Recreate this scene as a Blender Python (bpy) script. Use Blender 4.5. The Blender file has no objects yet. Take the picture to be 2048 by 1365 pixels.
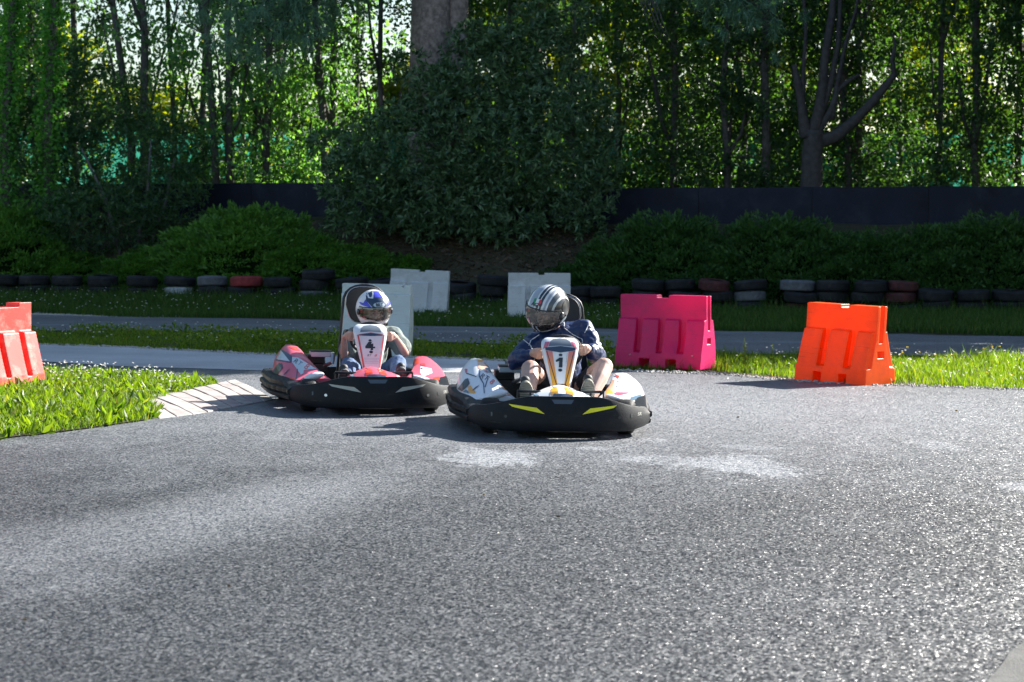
import bpy, bmesh, math, random
import numpy as np
from mathutils import Vector, Matrix, Euler
from mathutils.bvhtree import BVHTree
R = math.radians
SC = bpy.context.scene
COL = SC.collection
rng = np.random.default_rng(7)
random.seed(7)

# ------------------------------------------------------------------ camera, sky, sun, exposure
CAM_H, FPX, PITCH = 1.455, 3982.0, math.atan(216.5 / 3982.0)
cam_d = bpy.data.cameras.new('camera'); cam = bpy.data.objects.new('camera', cam_d); COL.objects.link(cam)
cam_d.lens = 70.0; cam_d.sensor_width = 36.0; cam_d.clip_end = 3000; cam_d.clip_start = 0.1
cam.location = (0, 0, CAM_H); cam.rotation_euler = (R(90) - PITCH, 0, 0)
cam_d.dof.use_dof = True; cam_d.dof.focus_distance = 15.0; cam_d.dof.aperture_fstop = 5.0
SC.camera = cam
SUN_AZ, SUN_EL = R(53), R(30)
w = bpy.data.worlds.new('World'); SC.world = w; w.use_nodes = True
nt = w.node_tree; nt.nodes.clear()
sky = nt.nodes.new('ShaderNodeTexSky'); sky.sky_type = 'NISHITA'; sky.sun_disc = False
sky.sun_elevation = SUN_EL; sky.sun_rotation = SUN_AZ; sky.air_density = 1.2; sky.dust_density = 0.8; sky.ozone_density = 2.0
bg = nt.nodes.new('ShaderNodeBackground'); bg.inputs['Strength'].default_value = 0.052
wo = nt.nodes.new('ShaderNodeOutputWorld')
nt.links.new(sky.outputs[0], bg.inputs[0]); nt.links.new(bg.outputs[0], wo.inputs[0])
sl = bpy.data.lights.new('sun', 'SUN'); sl.energy = 5.0; sl.angle = R(0.53); sl.color = (1.0, 0.96, 0.89)
so = bpy.data.objects.new('sun', sl); COL.objects.link(so)
sdir = Vector((math.sin(SUN_AZ) * math.cos(SUN_EL), math.cos(SUN_AZ) * math.cos(SUN_EL), math.sin(SUN_EL)))
so.rotation_euler = sdir.to_track_quat('Z', 'Y').to_euler(); so.location = sdir * 60
SC.view_settings.view_transform = 'Standard'; SC.view_settings.look = 'None'
SC.view_settings.exposure = 1.9; SC.view_settings.gamma = 1.0; SC.view_settings.use_curve_mapping = False
SC.render.engine = 'CYCLES'
SC.cycles.use_denoising = True
SC.cycles.max_bounces = 8; SC.cycles.transparent_max_bounces = 12; SC.cycles.caustics_reflective = False; SC.cycles.caustics_refractive = False
SC.cycles.sample_clamp_indirect = 6.0

# ------------------------------------------------------------------ ground shape and survey helpers
def sm(a, b, x):
    t = np.clip((np.asarray(x, float) - a) / (b - a), 0, 1); return t * t * (3 - 2 * t)
def row_y(x): return 38.7 - 0.23 * np.clip(x, -16, 16)          # line of the tyre wall
def g(x, y):
    x = np.asarray(x, float); y = np.asarray(y, float)
    z = -0.018 * np.clip(x, -7, 7) * (1 - sm(24, 34, y)) * sm(0, 9, y)
    z = z + 0.17 * sm(36, 40, y) * (1 - sm(-4, 3, x))
    ry = row_y(x)
    return z + 1.65 * sm(ry + 0.3, ry + 3.9, y)
def ray(px, py):
    u, v = (px - 1024) / FPX, (682.5 - py) / FPX
    return np.array([u, math.cos(PITCH) + v * math.sin(PITCH), -math.sin(PITCH) + v * math.cos(PITCH)])
def at(px, py, D):                                              # a point sighted in the photograph, at depth D
    d = ray(px, py); t = D / d[1]; return Vector((d[0] * t, D, CAM_H + d[2] * t))
def gp(px, py):                                                 # the same on the ground
    d = ray(px, py); D = 10.0
    t = CAM_H / -d[2]
    for _ in range(30):
        p = d * t; z = float(g(p[0], p[1])); t = (CAM_H - z) / -d[2]
    return Vector((d[0] * t, d[1] * t, float(g(d[0] * t, d[1] * t))))

# ------------------------------------------------------------------ materials
def nodes(name):
    m = bpy.data.materials.new(name); m.use_nodes = True; n = m.node_tree; n.nodes.clear()
    o = n.nodes.new('ShaderNodeOutputMaterial'); return m, n, o
def N(n, t, **k):
    x = n.nodes.new(t)
    for a, b in k.items():
        if a.startswith('i_'):
            key = a[2:]
            x.inputs[int(key) if key.isdigit() else key.replace('_', ' ')].default_value = b
        else: setattr(x, a, b)
    return x
def c4(c): return (c[0], c[1], c[2], 1.0)
def pm(name, col, rough=0.5, metal=0.0, spec=0.5, var=0.15, vscale=6.0, bump=0.0, bscale=60.0, coat=0.0, col2=None, dirt=None, dscale=3.0, damt=0.5, detail=5.0, scuff=None, sstretch=(1.5, 1.5, 22.0), samt=0.6, sth=0.60):
    m, n, o = nodes(name); L = n.links.new
    b = N(n, 'ShaderNodeBsdfPrincipled', i_Roughness=rough, i_Metallic=metal, i_Coat_Weight=coat)
    b.inputs['Specular IOR Level'].default_value = spec
    tc = N(n, 'ShaderNodeTexCoord')
    ns = N(n, 'ShaderNodeTexNoise', i_Scale=vscale, i_Detail=detail, i_Roughness=0.6); L(tc.outputs['Object'], ns.inputs['Vector'])
    mx = N(n, 'ShaderNodeMix', data_type='RGBA')
    a = col2 if col2 else tuple(v * (1 - var) for v in col)
    bb = col if col2 else tuple(min(1, v * (1 + var)) for v in col)
    mx.inputs[6].default_value = c4(a); mx.inputs[7].default_value = c4(bb)
    rp = N(n, 'ShaderNodeMapRange', i_1=0.3, i_2=0.7); L(ns.outputs['Fac'], rp.inputs[0]); L(rp.outputs[0], mx.inputs[0])
    last = mx.outputs[2]
    if dirt:
        n2 = N(n, 'ShaderNodeTexNoise', i_Scale=dscale, i_Detail=8.0, i_Roughness=0.7); L(tc.outputs['Object'], n2.inputs['Vector'])
        r2 = N(n, 'ShaderNodeMapRange', i_1=0.5, i_2=0.72, i_4=damt); L(n2.outputs['Fac'], r2.inputs[0])
        m2 = N(n, 'ShaderNodeMix', data_type='RGBA'); L(last, m2.inputs[6]); m2.inputs[7].default_value = c4(dirt); L(r2.outputs[0], m2.inputs[0]); last = m2.outputs[2]
    if scuff:                                                     # long rubbed streaks
        mq = N(n, 'ShaderNodeMapping'); mq.inputs['Scale'].default_value = sstretch; L(tc.outputs['Object'], mq.inputs[0])
        n3 = N(n, 'ShaderNodeTexNoise', i_Scale=2.2, i_Detail=7.0, i_Roughness=0.75, i_Distortion=0.8); L(mq.outputs[0], n3.inputs['Vector'])
        r3 = N(n, 'ShaderNodeMapRange', i_1=sth, i_2=sth + 0.09, i_4=samt); L(n3.outputs['Fac'], r3.inputs[0])
        m3 = N(n, 'ShaderNodeMix', data_type='RGBA'); L(last, m3.inputs[6]); m3.inputs[7].default_value = c4(scuff); L(r3.outputs[0], m3.inputs[0]); last = m3.outputs[2]
    L(last, b.inputs['Base Color'])
    if bump:
        nb = N(n, 'ShaderNodeTexNoise', i_Scale=bscale, i_Detail=6.0); L(tc.outputs['Object'], nb.inputs['Vector'])
        bu = N(n, 'ShaderNodeBump', i_Strength=bump, i_Distance=0.01); L(nb.outputs['Fac'], bu.inputs['Height']); L(bu.outputs[0], b.inputs['Normal'])
    L(b.outputs[0], o.inputs[0]); return m
def leafm(name, c1, c2, trans=0.4, tcol=None, rough=0.45, spec=0.4, c3=None):
    m, n, o = nodes(name); L = n.links.new
    ge = N(n, 'ShaderNodeNewGeometry')
    cr = N(n, 'ShaderNodeValToRGB'); e = cr.color_ramp.elements; e[0].color = c4(c1); e[1].color = c4(c2)
    if c3:
        k = cr.color_ramp.elements.new(0.93); k.color = c4(c2); e[2].color = c4(c3)
    L(ge.outputs['Random Per Island'], cr.inputs[0])
    b = N(n, 'ShaderNodeBsdfPrincipled', i_Roughness=rough); b.inputs['Specular IOR Level'].default_value = spec
    L(cr.outputs[0], b.inputs['Base Color'])
    t = N(n, 'ShaderNodeBsdfTranslucent')
    tm = N(n, 'ShaderNodeMix', data_type='RGBA', blend_type='MULTIPLY'); tm.inputs[0].default_value = 1.0
    L(cr.outputs[0], tm.inputs[6]); tm.inputs[7].default_value = c4(tcol or (2.2, 2.0, 0.6)); L(tm.outputs[2], t.inputs[0])
    mx = N(n, 'ShaderNodeMixShader', i_0=trans); L(b.outputs[0], mx.inputs[1]); L(t.outputs[0], mx.inputs[2]); L(mx.outputs[0], o.inputs[0])
    return m

# ------------------------------------------------------------------ mesh helpers
def obj(name, me, parent=None, mat=None, label=None, cat=None, group=None, kind=None):
    o = bpy.data.objects.new(name, me); COL.objects.link(o)
    if parent: o.parent = parent
    if mat is not None and me is not None and not me.materials: me.materials.append(mat)
    tag(o, label, cat, group, kind); return o
def tag(o, label=None, cat=None, group=None, kind=None):
    if label: o['label'] = label
    if cat: o['category'] = cat
    if group: o['group'] = group
    if kind: o['kind'] = kind
    return o
def empty(name, loc=(0, 0, 0), rot=(0, 0, 0), **k):
    o = bpy.data.objects.new(name, None); COL.objects.link(o); o.location = loc; o.rotation_euler = rot; o.empty_display_size = 0.2
    tag(o, **k); return o
def mesh(name, V, F, smooth=True, mat=None):
    me = bpy.data.meshes.new(name)
    V = np.asarray(V, np.float32).reshape(-1, 3)
    if isinstance(F, np.ndarray):
        nf, k = F.shape
        me.vertices.add(len(V)); me.vertices.foreach_set('co', V.ravel())
        me.loops.add(nf * k); me.loops.foreach_set('vertex_index', F.astype(np.int32).ravel())
        me.polygons.add(nf); me.polygons.foreach_set('loop_start', np.arange(0, nf * k, k, dtype=np.int32))
        me.polygons.foreach_set('use_smooth', np.full(nf, smooth)); me.update(calc_edges=True)
    else:
        me.from_pydata(V.tolist(), [], F); me.polygons.foreach_set('use_smooth', np.full(len(me.polygons), smooth)); me.update()
    if mat is not None: me.materials.append(mat)
    return me
class MB:                                                        # collects pieces of ONE part
    def __init__(s): s.V = []; s.F = []; s.n = 0
    def add(s, V, F):
        V = np.asarray(V, float).reshape(-1, 3); s.V.append(V); s.F += [[i + s.n for i in f] for f in F]; s.n += len(V); return s
    def box(s, c, h, rot=None):
        v = np.array([[x, y, z] for x in (-1, 1) for y in (-1, 1) for z in (-1, 1)], float) * np.array(h)
        if rot is not None: v = v @ np.array(Euler(rot).to_matrix()).T
        return s.add(v + np.array(c), [[0, 1, 3, 2], [4, 6, 7, 5], [0, 4, 5, 1], [2, 3, 7, 6], [0, 2, 6, 4], [1, 5, 7, 3]])
    def tube(s, pts, r, k=8, cap=True):
        pts = [np.array(p, float) for p in pts]; n = len(pts); rr = r if hasattr(r, '__len__') else [r] * n
        V = []; up = None
        for i, p in enumerate(pts):
            d = pts[min(i + 1, n - 1)] - pts[max(i - 1, 0)]; d = d / (np.linalg.norm(d) + 1e-9)
            if up is None:
                a = np.array([0, 0, 1.0]) if abs(d[2]) < 0.9 else np.array([1.0, 0, 0]); up = np.cross(d, a); up /= np.linalg.norm(up)
            up = up - d * np.dot(up, d); up /= np.linalg.norm(up) + 1e-9; sd = np.cross(d, up)
            for j in range(k):
                t = 2 * math.pi * j / k; V.append(p + rr[i] * (math.cos(t) * up + math.sin(t) * sd))
        F = [[i * k + j, i * k + (j + 1) % k, (i + 1) * k + (j + 1) % k, (i + 1) * k + j] for i in range(n - 1) for j in range(k)]
        if cap: F += [list(range(k))[::-1], list(range((n - 1) * k, n * k))]
        return s.add(V, F)
    def loft(s, secs, closed=True, cap=True):
        k = len(secs[0]); V = [p for sec in secs for p in sec]; n = len(secs); kk = k if closed else k - 1
        F = [[i * k + j, i * k + (j + 1) % k, (i + 1) * k + (j + 1) % k, (i + 1) * k + j] for i in range(n - 1) for j in range(kk)]
        if cap and closed: F += [list(range(k))[::-1], list(range((n - 1) * k, n * k))]
        return s.add(V, F)
    def lathe(s, prof, c=(0, 0, 0), axis='X', k=28):             # profile of (radius, along)
        V = []
        for i in range(k):
            t = 2 * math.pi * i / k
            for r, a in prof:
                p = (a, r * math.cos(t), r * math.sin(t)) if axis == 'X' else ((r * math.cos(t), r * math.sin(t), a) if axis == 'Z' else (r * math.cos(t), a, r * math.sin(t)))
                V.append(np.array(p) + np.array(c))
        m = len(prof); F = [[i * m + j, i * m + j + 1, ((i + 1) % k) * m + j + 1, ((i + 1) % k) * m + j] for i in range(k) for j in range(m - 1)]
        return s.add(V, F)
    def ell(s, c, r, k=14, q=9, rot=None):
        V = []
        for i in range(q + 1):
            a = math.pi * i / q
            for j in range(k):
                t = 2 * math.pi * j / k; V.append((math.sin(a) * math.cos(t) * r[0], math.sin(a) * math.sin(t) * r[1], math.cos(a) * r[2]))
        V = np.array(V)
        if rot is not None: V = V @ np.array(Euler(rot).to_matrix()).T
        F = [[i * k + j, (i + 1) * k + j, (i + 1) * k + (j + 1) % k, i * k + (j + 1) % k] for i in range(q) for j in range(k)]
        return s.add(V + np.array(c), F)
    def cap(s, a, b, ra, rb, k=12):                              # tapered capsule
        a = np.array(a, float); b = np.array(b, float); d = b - a; Lg = np.linalg.norm(d); d = d / (Lg + 1e-9)
        pts = []; rad = []
        for t in (-0.999, -0.9, -0.6, -0.3, 0): pts.append(a + d * ra * t); rad.append(ra * math.sqrt(max(1 - t * t, 1e-4)))
        for t in (0, 0.3, 0.6, 0.9, 0.999): pts.append(b + d * rb * t + d * 1e-5); rad.append(rb * math.sqrt(max(1 - t * t, 1e-4)))
        return s.tube(pts, rad, k)
    def chain(s, pts, rad, k=12):
        for i in range(len(pts) - 1): s.cap(pts[i], pts[i + 1], rad[i], rad[i + 1], k)
        return s
    def arrays(s): return np.concatenate(s.V), s.F
    def mesh(s, name, mat, smooth=True, sharp=None, bevel=0.0):
        V, F = s.arrays(); me = mesh(name, V, F, smooth, mat)
        bm = bmesh.new(); bm.from_mesh(me); bmesh.ops.recalc_face_normals(bm, faces=bm.faces)
        if bevel:
            eg = [e for e in bm.edges if len(e.link_faces) == 2 and e.calc_face_angle(0) > 0.5]
            bmesh.ops.bevel(bm, geom=eg, offset=bevel, segments=2, affect='EDGES', profile=0.6, clamp_overlap=True)
        if sharp is not None:
            for e in bm.edges:
                if len(e.link_faces) == 2 and e.calc_face_angle(0) > sharp: e.smooth = False
        bm.to_mesh(me); bm.free(); me.update()
        if smooth: me.polygons.foreach_set('use_smooth', np.full(len(me.polygons), True))
        return me
    def build(s, name, mat, parent=None, smooth=True, sharp=0.6, bevel=0.0, **k):
        return obj(name, s.mesh(name, mat, smooth, sharp, bevel), parent, **k)
    def bvh(s):
        V, F = s.arrays(); return BVHTree.FromPolygons([Vector(v) for v in V], F)
def remesh(mb, voxel, smooth=4, factor=0.5, disp=None, dsize=0.05, sharp=False):
    V, F = mb.arrays() if isinstance(mb, MB) else mb
    me = mesh('tmp', V, F); o = bpy.data.objects.new('tmp', me); COL.objects.link(o)
    bm = bmesh.new(); bm.from_mesh(me); bmesh.ops.recalc_face_normals(bm, faces=bm.faces); bm.to_mesh(me); bm.free()
    md = o.modifiers.new('r', 'REMESH'); md.mode = 'VOXEL'; md.voxel_size = voxel; md.use_smooth_shade = True
    if smooth: s = o.modifiers.new('s', 'SMOOTH'); s.iterations = smooth; s.factor = factor
    if disp:
        tx = bpy.data.textures.new('wr', 'CLOUDS'); tx.noise_scale = dsize; tx.noise_depth = 2
        d = o.modifiers.new('d', 'DISPLACE'); d.texture = tx; d.strength = disp; d.mid_level = 0.5
    bpy.context.view_layer.update()
    dg = bpy.context.evaluated_depsgraph_get()
    out = bpy.data.meshes.new_from_object(o.evaluated_get(dg)); out.materials.clear()
    out.polygons.foreach_set('use_smooth', np.full(len(out.polygons), True))
    bpy.data.objects.remove(o); bpy.data.meshes.remove(me); return out
def mesh_bvh(me): return BVHTree.FromPolygons([v.co.copy() for v in me.vertices], [list(p.vertices) for p in me.polygons])
def decal(name, polys2d, org, U, W, d, bvh, off, mat, parent, cuts=3, drop=0.25):
    """flat print laid on a surface: 2-D outlines pushed along d until they meet it"""
    bm = bmesh.new(); U = Vector(U); W = Vector(W); d = Vector(d).normalized(); org = Vector(org)
    if isinstance(polys2d, bpy.types.Mesh):
        bm.from_mesh(polys2d)
    else:
        for p in polys2d:
            bm.faces.new([bm.verts.new((x, y, 0)) for x, y in p])
        bmesh.ops.triangulate(bm, faces=bm.faces)
        for _ in range(cuts): bmesh.ops.subdivide_edges(bm, edges=bm.edges, cuts=1, use_grid_fill=True)
        bmesh.ops.triangulate(bm, faces=bm.faces)
    dead = []
    for v in bm.verts:
        p = org + U * v.co.x + W * v.co.y
        h = bvh.ray_cast(p - d * 0.6, d, 1.4)
        if h[0] is None:
            h = bvh.find_nearest(p)
            if h[0] is None or h[3] > drop: dead.append(v); continue
        nn = h[1] if h[1].dot(d) < 0 else -h[1]
        v.co = h[0] + nn * off
    if dead: bmesh.ops.delete(bm, geom=dead, context='VERTS')
    me = bpy.data.meshes.new(name); bm.to_mesh(me); bm.free(); me.materials.append(mat)
    me.polygons.foreach_set('use_smooth', np.full(len(me.polygons), True))
    return obj(name, me, parent)
def text_me(body, size=1.0, shear=0.0, bold=0.0):
    cu = bpy.data.curves.new('t', 'FONT'); cu.body = body; cu.size = size; cu.align_x = 'CENTER'; cu.align_y = 'CENTER'; cu.shear = shear; cu.offset = bold; cu.resolution_u = 3
    o = bpy.data.objects.new('t', cu); COL.objects.link(o); bpy.context.view_layer.update()
    me = bpy.data.meshes.new_from_object(o.evaluated_get(bpy.context.evaluated_depsgraph_get()))
    bpy.data.objects.remove(o); me.materials.clear(); return me
def ngon(cx, cy, rx, ry, k=20, rot=0.0):
    return [(cx + rx * math.cos(t) * math.cos(rot) - ry * math.sin(t) * math.sin(rot), cy + rx * math.cos(t) * math.sin(rot) + ry * math.sin(t) * math.cos(rot)) for t in [2 * math.pi * i / k for i in range(k)]]
def unit(v): v = np.asarray(v, float); return v / (np.linalg.norm(v, axis=-1, keepdims=True) + 1e-9)
def leaves(P, Dr, length, width, fold=0.0, shape=0.45):
    """one rhombic leaf for each point: P base, Dr direction"""
    n = len(P); Dr = unit(Dr); rv = unit(rng.normal(size=(n, 3))); S = unit(np.cross(Dr, rv)); U = np.cross(S, Dr)
    Ln = np.asarray(length).reshape(-1, 1) * np.ones((n, 1)); W = np.asarray(width).reshape(-1, 1) * np.ones((n, 1))
    mid = P + Dr * Ln * shape
    V = np.stack([P, mid + S * W * 0.5 + U * fold * W, P + Dr * Ln - U * fold * W, mid - S * W * 0.5 + U * fold * W], 1).reshape(-1, 3)
    F = (np.arange(n)[:, None] * 4 + np.array([[0, 1, 2, 3]])); return V, F
def leaf_mesh(name, parts, mat):
    V = np.concatenate([p[0] for p in parts]); off = np.cumsum([0] + [len(p[0]) for p in parts])[:-1]
    F = np.concatenate([p[1] + o for p, o in zip(parts, off)]); return mesh(name, V, F, False, mat)
def blades(P, h, wd, lean, seg_curve=0.35):
    n = len(P); a = rng.uniform(0, 2 * math.pi, n); hd = np.stack([np.cos(a), np.sin(a), np.zeros(n)], 1)
    b = rng.uniform(0, 2 * math.pi, n); sd = np.stack([np.cos(b), np.sin(b), np.zeros(n)], 1) * (np.asarray(wd) * np.ones(n))[:, None] * 0.5
    h = np.asarray(h) * np.ones(n); ln = (np.asarray(lean) * rng.uniform(0.2, 1.0, n) * h)[:, None]; up = np.array([0, 0, 1.0])
    mid = P + up * (h * 0.55)[:, None] + hd * ln * seg_curve; tip = P + up * (h * np.sqrt(np.clip(1 - (ln[:, 0] / (h + 1e-6)) ** 2 * 0.4, 0.2, 1)))[:, None] + hd * ln
    V = np.stack([P - sd, P + sd, mid + sd * 0.8, mid - sd * 0.8, tip], 1).reshape(-1, 3)
    k = np.arange(n)[:, None] * 5
    F = np.concatenate([k + np.array([[0, 1, 2]]), k + np.array([[0, 2, 3]]), k + np.array([[3, 2, 4]])]); return V, F

# ------------------------------------------------------------------ setting: ground, tracks, kerb
def asphalt(name, lo, hi, patches, rough=0.5, spec=0.5, dust_sheen=(0.245, 0.255, 0.275), bump=0.9, stretch=1.0):
    m, n, o = nodes(name); L = n.links.new
    tc = N(n, 'ShaderNodeTexCoord'); mp = N(n, 'ShaderNodeMapping'); L(tc.outputs['Object'], mp.inputs[0])
    P = mp.outputs[0]
    v1 = N(n, 'ShaderNodeTexVoronoi', i_Scale=112.0); L(P, v1.inputs['Vector'])
    v2 = N(n, 'ShaderNodeTexVoronoi', i_Scale=230.0); L(P, v2.inputs['Vector'])
    big = N(n, 'ShaderNodeTexNoise', i_Scale=0.7, i_Detail=8.0, i_Roughness=0.65); L(P, big.inputs['Vector'])
    sep = N(n, 'ShaderNodeSeparateColor'); L(v1.outputs['Color'], sep.inputs[0])
    cr = N(n, 'ShaderNodeMix', data_type='RGBA'); cr.inputs[6].default_value = c4(lo); cr.inputs[7].default_value = c4(hi)
    pw = N(n, 'ShaderNodeMath', operation='POWER', i_1=2.2); L(sep.outputs[0], pw.inputs[0]); L(pw.outputs[0], cr.inputs[0])
    mul = N(n, 'ShaderNodeMix', data_type='RGBA', blend_type='MULTIPLY'); mul.inputs[0].default_value = 1.0
    mr = N(n, 'ShaderNodeMapRange', i_1=0.3, i_2=0.7, i_3=0.78, i_4=1.22); L(big.outputs['Fac'], mr.inputs[0])
    L(cr.outputs[2], mul.inputs[6]); L(mr.outputs[0], mul.inputs[7])
    last = mul.outputs[2]; mask = None
    ms = N(n, 'ShaderNodeMapping'); ms.inputs['Scale'].default_value = (1.0, 0.55, 1.0); L(tc.outputs['Object'], ms.inputs[0])
    fine = N(n, 'ShaderNodeTexNoise', i_Scale=2.1, i_Detail=12.0, i_Roughness=0.82, i_Distortion=0.6); L(ms.outputs[0], fine.inputs['Vector'])
    for (cx, cy, rx, ry, rot, amt, soft, *na) in patches:              # dusty worn areas and painted far brightening, each with its own outline
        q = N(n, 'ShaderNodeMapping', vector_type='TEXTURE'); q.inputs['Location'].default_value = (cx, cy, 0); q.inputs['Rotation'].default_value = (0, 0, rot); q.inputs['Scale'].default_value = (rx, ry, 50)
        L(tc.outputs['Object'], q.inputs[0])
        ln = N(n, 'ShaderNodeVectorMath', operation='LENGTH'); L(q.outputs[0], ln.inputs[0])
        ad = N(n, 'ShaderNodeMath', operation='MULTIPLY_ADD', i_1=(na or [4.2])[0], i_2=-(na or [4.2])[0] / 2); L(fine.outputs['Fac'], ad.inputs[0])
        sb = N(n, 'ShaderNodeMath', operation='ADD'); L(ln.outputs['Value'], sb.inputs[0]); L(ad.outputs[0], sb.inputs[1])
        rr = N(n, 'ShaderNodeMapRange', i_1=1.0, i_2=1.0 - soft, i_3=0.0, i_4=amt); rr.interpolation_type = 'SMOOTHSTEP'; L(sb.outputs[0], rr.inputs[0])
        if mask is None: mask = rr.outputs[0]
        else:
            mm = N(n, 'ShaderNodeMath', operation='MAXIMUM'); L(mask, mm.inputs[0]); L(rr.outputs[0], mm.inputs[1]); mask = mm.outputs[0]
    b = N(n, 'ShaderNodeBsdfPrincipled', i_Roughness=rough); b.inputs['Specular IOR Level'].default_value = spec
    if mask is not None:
        dm = N(n, 'ShaderNodeMix', data_type='RGBA'); L(mask, dm.inputs[0]); L(last, dm.inputs[6]); dm.inputs[7].default_value = c4(dust_sheen); last = dm.outputs[2]
    L(last, b.inputs['Base Color'])
    rv = N(n, 'ShaderNodeMapRange', i_3=rough - 0.14, i_4=rough + 0.2); L(sep.outputs[1], rv.inputs[0]); L(rv.outputs[0], b.inputs['Roughness'])
    ge = N(n, 'ShaderNodeNewGeometry')                            # every chip of stone in the surface has its own facet
    f1 = N(n, 'ShaderNodeVectorMath', operation='SUBTRACT'); f1.inputs[1].default_value = (0.5, 0.5, 0.5); L(v1.outputs['Color'], f1.inputs[0])
    f2 = N(n, 'ShaderNodeVectorMath', operation='SUBTRACT'); f2.inputs[1].default_value = (0.5, 0.5, 0.5); L(v2.outputs['Color'], f2.inputs[0])
    s1 = N(n, 'ShaderNodeVectorMath', operation='MULTIPLY'); s1.inputs[1].default_value = (bump, bump, bump * 0.3); L(f1.outputs[0], s1.inputs[0])
    s2 = N(n, 'ShaderNodeVectorMath', operation='MULTIPLY_ADD'); s2.inputs[1].default_value = (bump * 0.6, bump * 0.6, bump * 0.2); L(f2.outputs[0], s2.inputs[0]); L(s1.outputs[0], s2.inputs[2])
    s3 = N(n, 'ShaderNodeVectorMath', operation='ADD'); L(s2.outputs[0], s3.inputs[0]); L(ge.outputs['Normal'], s3.inputs[1])
    s4 = N(n, 'ShaderNodeVectorMath', operation='NORMALIZE'); L(s3.outputs[0], s4.inputs[0]); L(s4.outputs[0], b.inputs['Normal'])
    L(b.outputs[0], o.inputs[0]); return m

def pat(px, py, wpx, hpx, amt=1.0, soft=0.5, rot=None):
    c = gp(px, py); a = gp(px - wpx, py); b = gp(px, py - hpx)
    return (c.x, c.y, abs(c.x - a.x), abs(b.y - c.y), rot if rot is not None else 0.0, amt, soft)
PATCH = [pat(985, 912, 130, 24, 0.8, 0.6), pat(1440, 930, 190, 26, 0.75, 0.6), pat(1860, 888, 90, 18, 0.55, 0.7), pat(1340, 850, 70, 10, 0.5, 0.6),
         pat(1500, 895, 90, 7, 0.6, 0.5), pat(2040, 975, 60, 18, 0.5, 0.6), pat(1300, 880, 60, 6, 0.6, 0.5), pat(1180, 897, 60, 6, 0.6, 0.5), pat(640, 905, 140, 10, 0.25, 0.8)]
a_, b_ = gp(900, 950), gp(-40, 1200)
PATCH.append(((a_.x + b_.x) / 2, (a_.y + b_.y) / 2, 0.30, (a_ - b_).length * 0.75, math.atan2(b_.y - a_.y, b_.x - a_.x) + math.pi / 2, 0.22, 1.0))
PATCH += [(0.5, 17.5, 11.0, 8.0, 0.05, 0.62, 1.0, 1.2), (-1.3, 10.5, 0.9, 4.5, -0.38, 0.38, 1.0, 1.4), (4.0, 14.5, 3.5, 1.4, -0.2, 0.22, 0.9, 2.4)]  # widest zone paints the brighter far track, its sheen put into the colour
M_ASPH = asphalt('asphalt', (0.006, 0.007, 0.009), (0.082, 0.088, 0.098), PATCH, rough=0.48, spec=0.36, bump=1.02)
M_ASPH2 = asphalt('asphalt_dusty', (0.08, 0.085, 0.10), (0.24, 0.24, 0.25), [(x, y, 5.0, 0.35, 0.05, 0.5, 0.8) for x, y in ((-6, 31), (0, 29.2), (5, 27.5), (1.2, 30.6))], rough=0.6, spec=0.4, bump=0.7)
M_ASPH3 = asphalt('asphalt_smooth', (0.36, 0.37, 0.40), (0.48, 0.485, 0.50), [], rough=0.6, spec=0.4, bump=0.3)
M_SOIL = pm('soil', (0.065, 0.05, 0.035), 0.95, spec=0.2, var=0.5, vscale=3.0, bump=0.7, bscale=14.0, col2=(0.035, 0.045, 0.02), dirt=(0.10, 0.08, 0.065), dscale=9.0)

def axis_list(a, b, fine, lo, hi):
    xs = list(np.arange(a, b + 1e-6, fine)); s = fine
    while xs[-1] < hi: s *= 1.35; xs.append(xs[-1] + s)
    s = fine
    while xs[0] > lo: s *= 1.35; xs.insert(0, xs[0] - s)
    return np.array(xs)
def grid_mesh(name, X, Y, Z, mat, smooth=True):
    ny, nx = X.shape; V = np.stack([X, Y, Z], -1).reshape(-1, 3)
    i = np.arange(ny - 1)[:, None] * nx + np.arange(nx - 1)[None, :]; i = i.reshape(-1, 1)
    return mesh(name, V, i + np.array([[0, 1, nx + 1, nx]]), smooth, mat)
gx = axis_list(-18, 18, 0.45, -600, 600); gy = axis_list(-2, 60, 0.45, -300, 1200)
X, Y = np.meshgrid(gx, gy)
Z = g(X, Y) - 0.03 + 0.03 * np.sin(X * 2.1 + Y * 1.3) * np.sin(Y * 1.9 - X * 0.7) * sm(37, 41, Y)
obj('ground', grid_mesh('ground', X, Y, Z, M_SOIL), kind='structure')

def polyline(pts, n):
    pts = np.array(pts, float); d = np.r_[0, np.cumsum(np.linalg.norm(np.diff(pts, axis=0), axis=1))]; t = np.linspace(0, d[-1], n)
    return np.stack([np.interp(t, d, pts[:, k]) for k in range(pts.shape[1])], 1)
def strip(name, back, front, nx, ny, mat, lift=0.0, edge=0.05):
    A = polyline(back, nx); B = polyline(front, nx); t = np.linspace(0, 1, ny)[:, None, None]
    G = B[None] * (1 - t) + A[None] * t
    G[-1, :, 1] += rng.uniform(-edge, edge, nx)
    return grid_mesh(name, G[..., 0], G[..., 1], g(G[..., 0], G[..., 1]) + lift, mat)
BACK = [(-26, 27.2)] + [tuple(gp(*p)[:2]) for p in ((60, 689), (250, 695), (400, 703), (560, 711), (870, 716), (1010, 722), (1225, 741), (1440, 749), (1600, 763), (1800, 771), (2048, 779))] + [(9.5, 17.6), (24, 15.0)]
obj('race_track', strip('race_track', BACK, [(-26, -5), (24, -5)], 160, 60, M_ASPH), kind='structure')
EDGE_F = [(-26, 23.4)] + [tuple(gp(*p)[:2]) for p in ((60, 722), (250, 734), (400, 738), (520, 742), (760, 745), (900, 746), (1010, 744))]
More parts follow.
